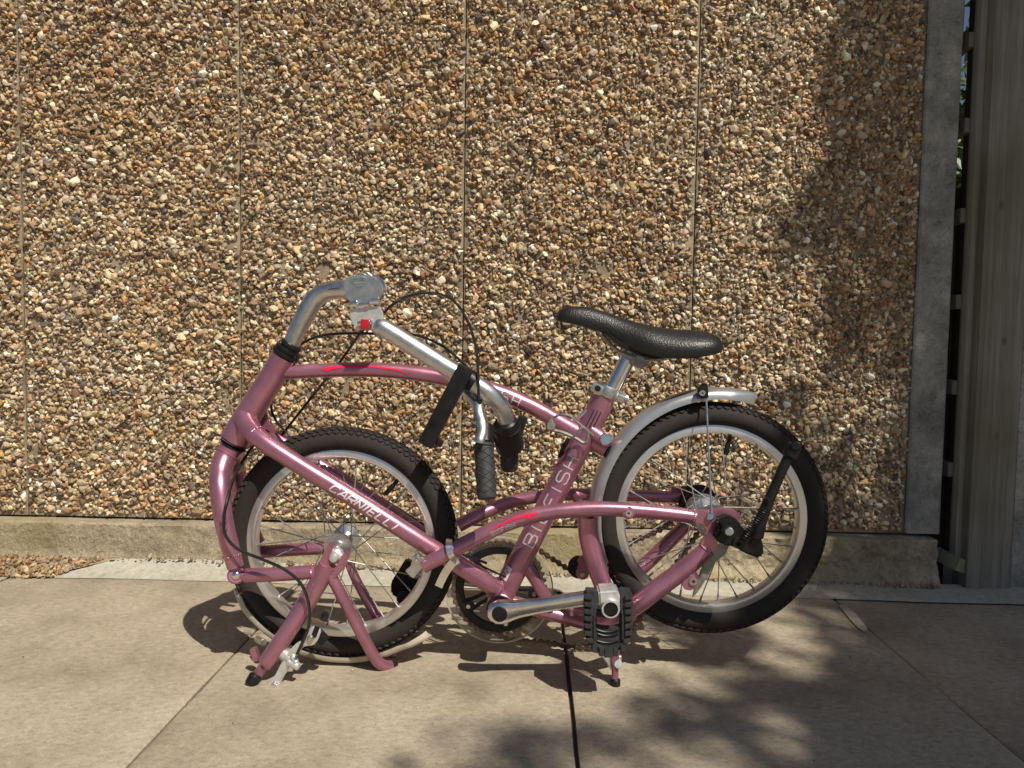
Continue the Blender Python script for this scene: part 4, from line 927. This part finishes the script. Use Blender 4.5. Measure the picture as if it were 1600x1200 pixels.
for wv in (.0034, .0022):
    b = B()
    for s in (-1, 1):
        vs = []; n = 8
        for e, x0 in ((0, pitch/2), (1, -pitch/2)):
            for k in range(n): a = -math.pi/2+math.pi*k/(n-1)+(math.pi if e else 0); vs.append(Vector((x0+math.cos(a)*.0048, 0, math.sin(a)*.0048)))
            vs.append(Vector((0, 0, -.0017 if e else .0017)))
        m_ = len(vs); VV = [Vector((v.x, 0, v.z))*1.0 for v in vs]; vs = VV; VV = [v+Vector((0, s*wv, 0)) for v in vs]+[v+Vector((0, s*(wv+.001), 0)) for v in vs]
        b.add(VV, [tuple(range(m_)), tuple(range(m_, 2*m_))[::-1]]+[(i, (i+1) % m_, (i+1) % m_+m_, i+m_) for i in range(m_)])
    for s in (-1, 1): b.cyl((s*pitch/2, -wv-.0018, 0), (s*pitch/2, wv+.0018, 0), .0024, 8)
    m_ = b.mesh('chain_link'); m_.materials.append(CHAIN); links.append(m_)
chain = empty('chain', cc, bike)
for i in range(nl):
    a, b_ = at(i*pitch), at((i+1)*pitch); d = b_-a
    o = bpy.data.objects.new('chain_link', links[i % 2]); COL.objects.link(o); o.parent = chain
    o.location = (a+b_)/2-cc; o.rotation_euler = (0, math.atan2(-d.z, d.x), 0)
# tensioner
B().cyl(P(905, 886, YC-.02), P(905, 886, YC+.012), .0205, 24, .004).obj('tensioner_wheel', BLK, bike)
B().prism([P(a, c, YC-.03) for a, c in [(902, 872), (914, 866), (922, 872), (923, 890), (917, 905), (905, 906), (898, 895), (904, 886)]], YC-.034, YC-.024, .003).obj('tensioner_plate', PINK, bike)
B().lathe([(1e-5, .004), (.004, .004), (.005, 0)], P(910, 897, YC-.034), (0, -1, 0), 14).obj('tensioner_bolt', ALU, bike)

# ---- crank and pedals
YK = 1.225
ck0, ck1 = P(781, 956, YK), P(958, 928, YK-.012)
def crank():
    d = ck1-ck0; L_ = d.length; d.normalize(); n_ = Vector((-d.z, 0, d.x)); b = B(); vs = []
    st = [(-.0195, .004), (-.017, .011), (-.010, .0180), (0, .0198), (.010, .0188), (.020, .0160), (.032, .0140), (.060, .0125), (.100, .0120), (.140, .0118), (L_-.02, .0130), (L_-.006, .0145), (L_+.004, .0135), (L_+.010, .008)]
    n = 16
    for (s, hw) in st:
        c = ck0+d*s; th = .0085 if s > .02 else .0105
        for k in range(n):
            a = 2*math.pi*k/n; ca, sa = math.cos(a), math.sin(a)
            f = lambda q: math.copysign(abs(q)**.62, q)
            vs.append(c+n_*f(ca)*hw+Vector((0, 1, 0))*f(sa)*th)
    fs = [(i*n+k, i*n+(k+1) % n, (i+1)*n+(k+1) % n, (i+1)*n+k) for i in range(len(st)-1) for k in range(n)]
    fs += [tuple(range(n))[::-1], tuple((len(st)-1)*n+k for k in range(n))]
    return b.add(vs, fs).obj('crank', POL, bike, ang=55)
crank()
B().lathe([(1e-5, .002), (.0105, .002), (.0125, .001), (.0128, -.002)], ck0-Vector((0, .0108, 0)), (0, -1, 0), 28).obj('crank_cap', BLK, bike)
# near pedal, folded flat and facing us
YP = 1.175
pc_ = empty('pedal', P(951, 975, YP), bike)
b = B()
def mir(L_, m): return [((1900-x) if m else x, y) for x, y in L_]
for m in (0, 1):
    b.prism([P(a, c, YP) for a, c in mir([(915, 921), (933, 922), (934, 940), (930, 960), (930, 1002), (925, 1008), (917, 994)], m)], YP-.006, YP+.014, .0015)
    for k in range(7):
        y = 926+k*11.2; b.prism([P(a, c, YP) for a, c in mir([(912.5, y), (925, y+1.5), (925, y+8.5), (912.5, y+7)] if k < 6 else [(914, y), (927, y+2), (928, y+9), (918, y+8)], m)], YP-.011, YP+.014, .0010)
    b.prism([P(a, c, YP) for a, c in mir([(926.5, 958), (929.5, 958), (929.5, 996), (926.5, 996)], m)], YP-.009, YP-.004, .0006)
    b.prism([P(a, c, YP) for a, c in mir([(927, 1001), (944, 1010), (943, 1013), (927, 1005)], m)], YP-.009, YP-.004, .0006)
b.prism([P(a, c, YP) for a, c in [(928, 977), (940, 980), (950, 981), (960, 980), (972, 977), (974, 1006), (964, 1018), (950, 1021), (936, 1018), (926, 1006)]], YP-.004, YP+.012, .0015)
b.prism([P(a, c, YP) for a, c in [(930, 955), (970, 955), (970, 963), (962, 964), (950, 964.5), (938, 964), (930, 963)]], YP-.002, YP+.012, .001)
for (x0, x1) in ((928, 932), (968, 972)): b.prism([P(a, c, YP) for a, c in [(x0, 960), (x1, 960), (x1, 982), (x0, 982)]], YP-.002, YP+.012, .001)
for (x, y, w2) in ((928, 1008, 4), (939, 1014, 4), (950, 1016, 7), (961, 1014, 4), (972, 1008, 4)): b.prism([P(a, c, YP) for a, c in [(x-w2, y-6), (x+w2, y-6), (x+w2, y+8), (x-w2, y+8)]], YP-.010, YP+.013, .0012)
b.obj('pedal_body', GRIP, pc_)
b = B()
for (yy, hw) in ((984, 17), (990, 16), (1001, 17)):
    b.tube([(P(950+t*hw, yy+3.5*(1-t*t), YP-.005), .0014) for t in (-1, -.6, -.2, .2, .6, 1)], 6, 3)
b.obj('pedal_ribs', BLK, pc_)
B().lathe([(.0112, .018), (.0138, .018), (.0148, .015), (.0150, -.012), (.0130, -.020)], P(952.5, 946, YP), (0, -1, 0), 28).prism([P(a, c, YP) for a, c in [(934, 921), (964, 919), (969, 930), (969, 945), (961, 956), (944, 957), (936, 946)]], YP-.009, YP+.030, .003).obj('pedal_spindle', CAST, pc_)
B().lathe([(1e-5, .011), (.0117, .011)], P(952.5, 946, YP-.005), (0, -1, 0), 28).obj('spindle_cap', BLK, pc_)
# far crank and pedal seen through the front wheel
Yq = 1.43
B().tube([(P(775, 912, Yq-.02), .011), (P(700, 905, Yq), .0095), (P(640, 895, Yq), .0100)], 12, 4, flat=((0, 1, 0), .6)).obj('crank', ALU, bike)
pf = empty('pedal', P(640, 905, Yq+.03), bike)
B().prism([P(a, c, Yq+.03) for a, c in [(634, 873), (664, 890), (652, 928), (632, 938), (612, 926), (612, 908)]], Yq+.02, Yq+.045, .003).obj('pedal_body', BLK, pf)
B().cyl(P(630, 934, Yq+.05), P(630, 934, Yq-.01), .013, 20, .003).obj('pedal_spindle', BLK, pf)

# ---- clips where swing arm meets the down tube
B().prism([P(a, c, YN-.006) for a, c in [(648, 862), (652, 860), (656, 868), (664, 872), (662, 886), (655, 892), (646, 904), (633, 892), (641, 886)]], YN-.008, YN+.001, .0012).lathe([(.0028, .004), (.0062, .003), (.0066, 0)], P(652, 873, YN-.012), (0, -1, 0), 16).obj('bracket_plate', ALU, bike)
def bent(pts, w_, name, th=.0012):
    C, _ = spline([(P(a, b_, Y), 1) for a, b_, Y in pts], 5); vs = []
    for i, c in enumerate(C):
        t = (C[min(i+1, len(C)-1)]-C[max(i-1, 0)]).normalized(); v = (c-CAM).normalized(); s_ = t.cross(v).normalized()
        for (a, b_) in ((-1, -1), (1, -1), (1, 1), (-1, 1)): vs.append(c+s_*a*w_/2+v*b_*th)
    fs = [(i*4+k, i*4+(k+1) % 4, (i+1)*4+(k+1) % 4, (i+1)*4+k) for i in range(len(C)-1) for k in range(4)]+[(3, 2, 1, 0), tuple(4*(len(C)-1)+k for k in range(4))]
    return link(name, mesh(name, vs, fs, True, 50), POL, bike)
bent([(702, 842, YN+.002), (701, 853, YN-.012), (704, 866, YN-.016), (710, 875, YN-.013), (716, 878, YN-.004)], .010, 'arm_clip_upper')
bent([(716, 874, 1.225), (707, 880, 1.228), (697, 893, 1.234), (690, 906, 1.236), (685, 917, 1.236)], .013, 'arm_clip_lower')

# ---- kickstand
b = B().prism([P(a, c, 1.215) for a, c in [(1118, 812), (1126, 806), (1140, 804), (1152, 812), (1158, 824), (1170, 832), (1186, 836), (1190, 846), (1191, 866), (1186, 871), (1160, 862), (1146, 852), (1128, 850), (1116, 842), (1115, 834), (1124, 828)]], 1.205, 1.228, .004)
b.lathe([(.004, .004), (.008, .004), (.009, 0)], P(1152, 848, 1.205), (0, -1, 0), 16).lathe([(1e-5, .002), (.003, .002), (.0035, 0)], P(1176, 846, 1.205), (0, -1, 0), 12)
b.obj('kickstand_bracket', BLK, bike)
b = B().tube(T([(1182, 838, 1.205, .011), (1188, 815, 1.202, .0100), (1203, 778, 1.20, .0080), (1222, 735, 1.20, .0078), (1236, 706, 1.20, .0082)]), 16, 5)
b.cyl(P(1232, 716, 1.20), P(1243, 694, 1.20), .0115, 18, .003).cyl(P(1244, 697, 1.186), P(1244, 697, 1.205), .0075, 14)
b.obj('kickstand', BLK, bike)
b = B(); C = []; a0, a1 = P(1162, 842, 1.195), P(1196, 796, 1.192); d = (a1-a0); dl = d.length; d.normalize(); u = d.orthogonal().normalized(); w_ = d.cross(u)
for k in range(241): t = k/240; C.append(a0+d*dl*t+(u*math.cos(t*15*2*math.pi)+w_*math.sin(t*15*2*math.pi))*.0052)
b.sweep(C, [.0011]*241, 6); b.tube([(a1, .0012), (P(1200, 788, 1.192), .0014), (P(1198, 778, 1.192), .0035), (P(1200, 782, 1.192), .003)], 8, 3)
b.obj('kickstand_spring', BLK, bike)
B().cyl(P(1134, 828, 1.212), P(1138, 830, 1.178), .0085, 16).obj('axle_sleeve', BLK, bike)
B().cyl(P(1137, 829, 1.200), P(1140, 831, 1.176), .0066, 18, .0012).obj('axle_end', ALU, bike)

# ------------------------------------------------------------------ lettering on the tubes
GL = {'B': ([(0, 0), (0, 1), (.45, 1), (.6, .9), (.6, .62), (.45, .52), (0, .52)], [(.45, .52), (.65, .42), (.65, .12), (.5, 0), (0, 0)]),
      'I': ([(.1, 0), (.1, 1)],), 'G': ([(.65, .85), (.5, 1), (.15, 1), (0, .85), (0, .15), (.15, 0), (.5, 0), (.65, .15), (.65, .48), (.32, .48)],),
      'F': ([(0, 0), (0, .85), (.12, 1), (.62, 1)], [(0, .5), (.5, .5)]), 'S': ([(.62, .86), (.5, 1), (.14, 1), (0, .88), (0, .62), (.14, .5), (.5, .5), (.64, .38), (.64, .13), (.5, 0), (.12, 0), (0, .13)],),
      'H': ([(0, 0), (0, 1)], [(.62, 0), (.62, 1)], [(0, .5), (.62, .5)]), 'C': ([(.65, .84), (.5, 1), (.15, 1), (0, .85), (0, .15), (.15, 0), (.5, 0), (.65, .16)],),
      'A': ([(0, 0), (.32, 1), (.42, 1), (.72, 0)], [(.14, .34), (.6, .34)]), 'R': ([(0, 0), (0, 1), (.5, 1), (.65, .88), (.65, .6), (.5, .48), (0, .48)], [(.3, .48), (.66, 0)]),
      'N': ([(0, 0), (0, 1), (.62, 0), (.62, 1)],), 'E': ([(.62, 1), (0, 1), (0, 0), (.62, 0)], [(0, .52), (.5, .52)]), 'L': ([(0, 1), (0, 0), (.55, 0)],)}
def surf(Cs, Rs, Ls, s, v, up, lift_):
    i = int(np.searchsorted(Ls, s)); i = min(max(i, 1), len(Cs)-1); t = (s-Ls[i-1])/max(1e-9, Ls[i]-Ls[i-1])
    c = Cs[i-1].lerp(Cs[i], t); r_ = Rs[i-1]+(Rs[i]-Rs[i-1])*t; tg = (Cs[i]-Cs[i-1]).normalized()
    n_ = (CAM-c); n_ = (n_-tg*n_.dot(tg)).normalized(); b_ = n_.cross(tg)*up; a = v/r_
    return c+(n_*math.cos(a)+b_*math.sin(a))*(r_+lift_)
def along(pts, r):
    Cs, Rs = spline(T(pts, r), 12); Ls = [0]
    for i in range(1, len(Cs)): Ls.append(Ls[-1]+(Cs[i]-Cs[i-1]).length)
    return Cs, Rs, Ls
def lettering(txt, key, s0, h, wd, gap, mat, name, shear=0, wid=1.0, v0=0, up=1, rev=False, th=.0004, lead=None):
    Cs, Rs, Ls = key; vs = []; fs = []; x = 0
    for ch in txt:
        for st in GL[ch]:
            pl = []
            for (a, b_) in zip(st[:-1], st[1:]):
                n = 5
                for k in range(n): pl.append((a[0]+(b_[0]-a[0])*k/n, a[1]+(b_[1]-a[1])*k/n))
            pl.append(st[-1]); pl = [((x+p[0]*wid+p[1]*shear)*h, (p[1]-.5)*h) for p in pl]
            k0 = len(vs)
            for i, p in enumerate(pl):
                q0, q1 = pl[max(i-1, 0)], pl[min(i+1, len(pl)-1)]; dx, dy = q1[0]-q0[0], q1[1]-q0[1]; L_ = math.hypot(dx, dy) or 1; nx_, ny_ = -dy/L_*wd/2, dx/L_*wd/2
                for s_ in (1, -1):
                    ss = p[0]+nx_*s_; vv = p[1]+ny_*s_
                    vs.append(surf(Cs, Rs, Ls, s0+(-ss if rev else ss), v0+(-vv if rev else vv), up, th))
            for i in range(len(pl)-1): fs.append((k0+2*i, k0+2*i+1, k0+2*i+3, k0+2*i+2))
        x += (.25 if ch == 'I' else .65)*wid+gap
    return link(name, mesh(name, vs, fs), mat, bike)
def patch(key, rows, mat, name, up=1, th=.00035):
    Cs, Rs, Ls = key; vs = []; fs = []; N_ = []
    for i in range(len(rows)-1):
        for k in range(6): t = k/6; N_.append([rows[i][j]+(rows[i+1][j]-rows[i][j])*t for j in range(3)])
    N_.append(list(rows[-1]))
    for (s, a, b_) in N_:
        for k in range(5): vs.append(surf(Cs, Rs, Ls, s, a+(b_-a)*k/4, up, th))
    for i in range(len(N_)-1):
        for k in range(4): fs.append((i*5+k, i*5+k+1, (i+1)*5+k+1, (i+1)*5+k))
    return link(name, mesh(name, vs, fs), mat, bike)
def s_of(key, px, py):
    Cs, Rs, Ls = key; best = None
    for c, l in zip(Cs, Ls):
        q = P(px, py, c.y); d = (q-c).length
        if best is None or d < best[0]: best = (d, l)
    return best[1]
kt = along([(783, 935, YF), (800, 900, YF), (830, 842, YF), (880, 745, YF), (930, 650, YF), (942, 620, YF)], .0203)
lettering('BIGFISH', kt, s_of(kt, 827, 852), .0190, .0026, .46, GRYD, 'seat_tube_lettering', wid=1.66, th=.0008)
kd = along([(380, 652, 1.300, .0175), (393, 672, 1.278, .0165), (415, 692, 1.262, .0155), (470, 728, 1.255, .0148), (560, 783, 1.252, .0148), (660, 847, 1.256, .0150), (740, 897, 1.272, .0152), (778, 922, 1.290, .0158)], None)
lettering('CARNIELLI', kd, s_of(kd, 517, 768), .0112, .0025, .36, WHT, 'down_tube_lettering', shear=.45, wid=1.62, v0=-0.0035, th=.0008)
ks = along([(661, 884, YN, .0126), (690, 869, YN, .0126), (730, 848, YN, .0126), (780, 823, YN, .0126), (830, 806, YN, .0126), (880, 798, YN, .0124)], None)
a = s_of(ks, 768, 830)
lettering('BIGFISH', ks, a, .0068, .0009, .30, GRYD, 'swing_arm_lettering', wid=1.15, v0=-.0060, th=.0008)
patch(ks, [(a-.002, -.003, -.0028), (a+.015, .0002, .0030), (a+.045, .0012, .0052), (a+.062, .0000, .0050), (a+.064, -.0042, .0048), (a+.080, .0008, .0036), (a+.082, .0018, .0030)], SWO, 'red_swoosh', 1, .0008)
kt2 = along([(428, 579, YF, .0150), (455, 581, YF, .0125), (500, 579, YF, .0122), (560, 577.5, YF, .0126), (620, 580, YF, .0130), (680, 588, YF, .0132), (740, 601, YF, .0135), (790, 617, YF, .0138), (840, 640, YF, .0140), (885, 666, YF, .0142)], None)
a = s_of(kt2, 503, 576)
patch(kt2, [(a, .002, .0025), (a+.010, -.002, .0055), (a+.020, .001, .0068), (a+.05, .0045, .0080), (a+.09, .0035, .0072), (a+.13, .0005, .0035), (a+.155, -.0040, -.0036)], SWO, 'red_swoosh', 1, .0008)
lettering('BIGFISH', kt2, s_of(kt2, 814, 628)-.122, .0165, .0017, .42, WHT, 'top_tube_lettering', wid=1.25, v0=-.003, th=.0008)
# dark small print near the seat clamp, sticker near the bottom bracket
a = s_of(kt, 918, 676)
for q in (-.006, 0.0, .006): patch(kt, [(a+.012, q-.0011, q+.0011), (a+.044, q-.0011, q+.0011)], DKD, 'small_print')
a = s_of(kt, 791, 893)
patch(kt, [(a-.012, .0045, .0165), (a+.012, .0045, .0165)], WHT, 'sticker', 1, .0010)
for (x, y) in ((-.007, .008), (-.003, .012), (.002, .0085), (.006, .012)): patch(kt, [(a+x, y, y+.003), (a+x+.002, y, y+.003)], DKD, 'sticker_print', 1, .0014)
ka = along([(480, 486, YF, .0165), (492, 468, YF, .0162), (508, 456, YF-.004, .0158), (527, 452.5, YF-.01, .0155), (548, 452, YF-.015, .0155)], None)
a = s_of(ka, 520, 454)
for k in range(7): patch(ka, [(a+k*.0028, .001, .0030), (a+k*.0028+.0018, .001, .0030)], DKD, 'stem_marking')
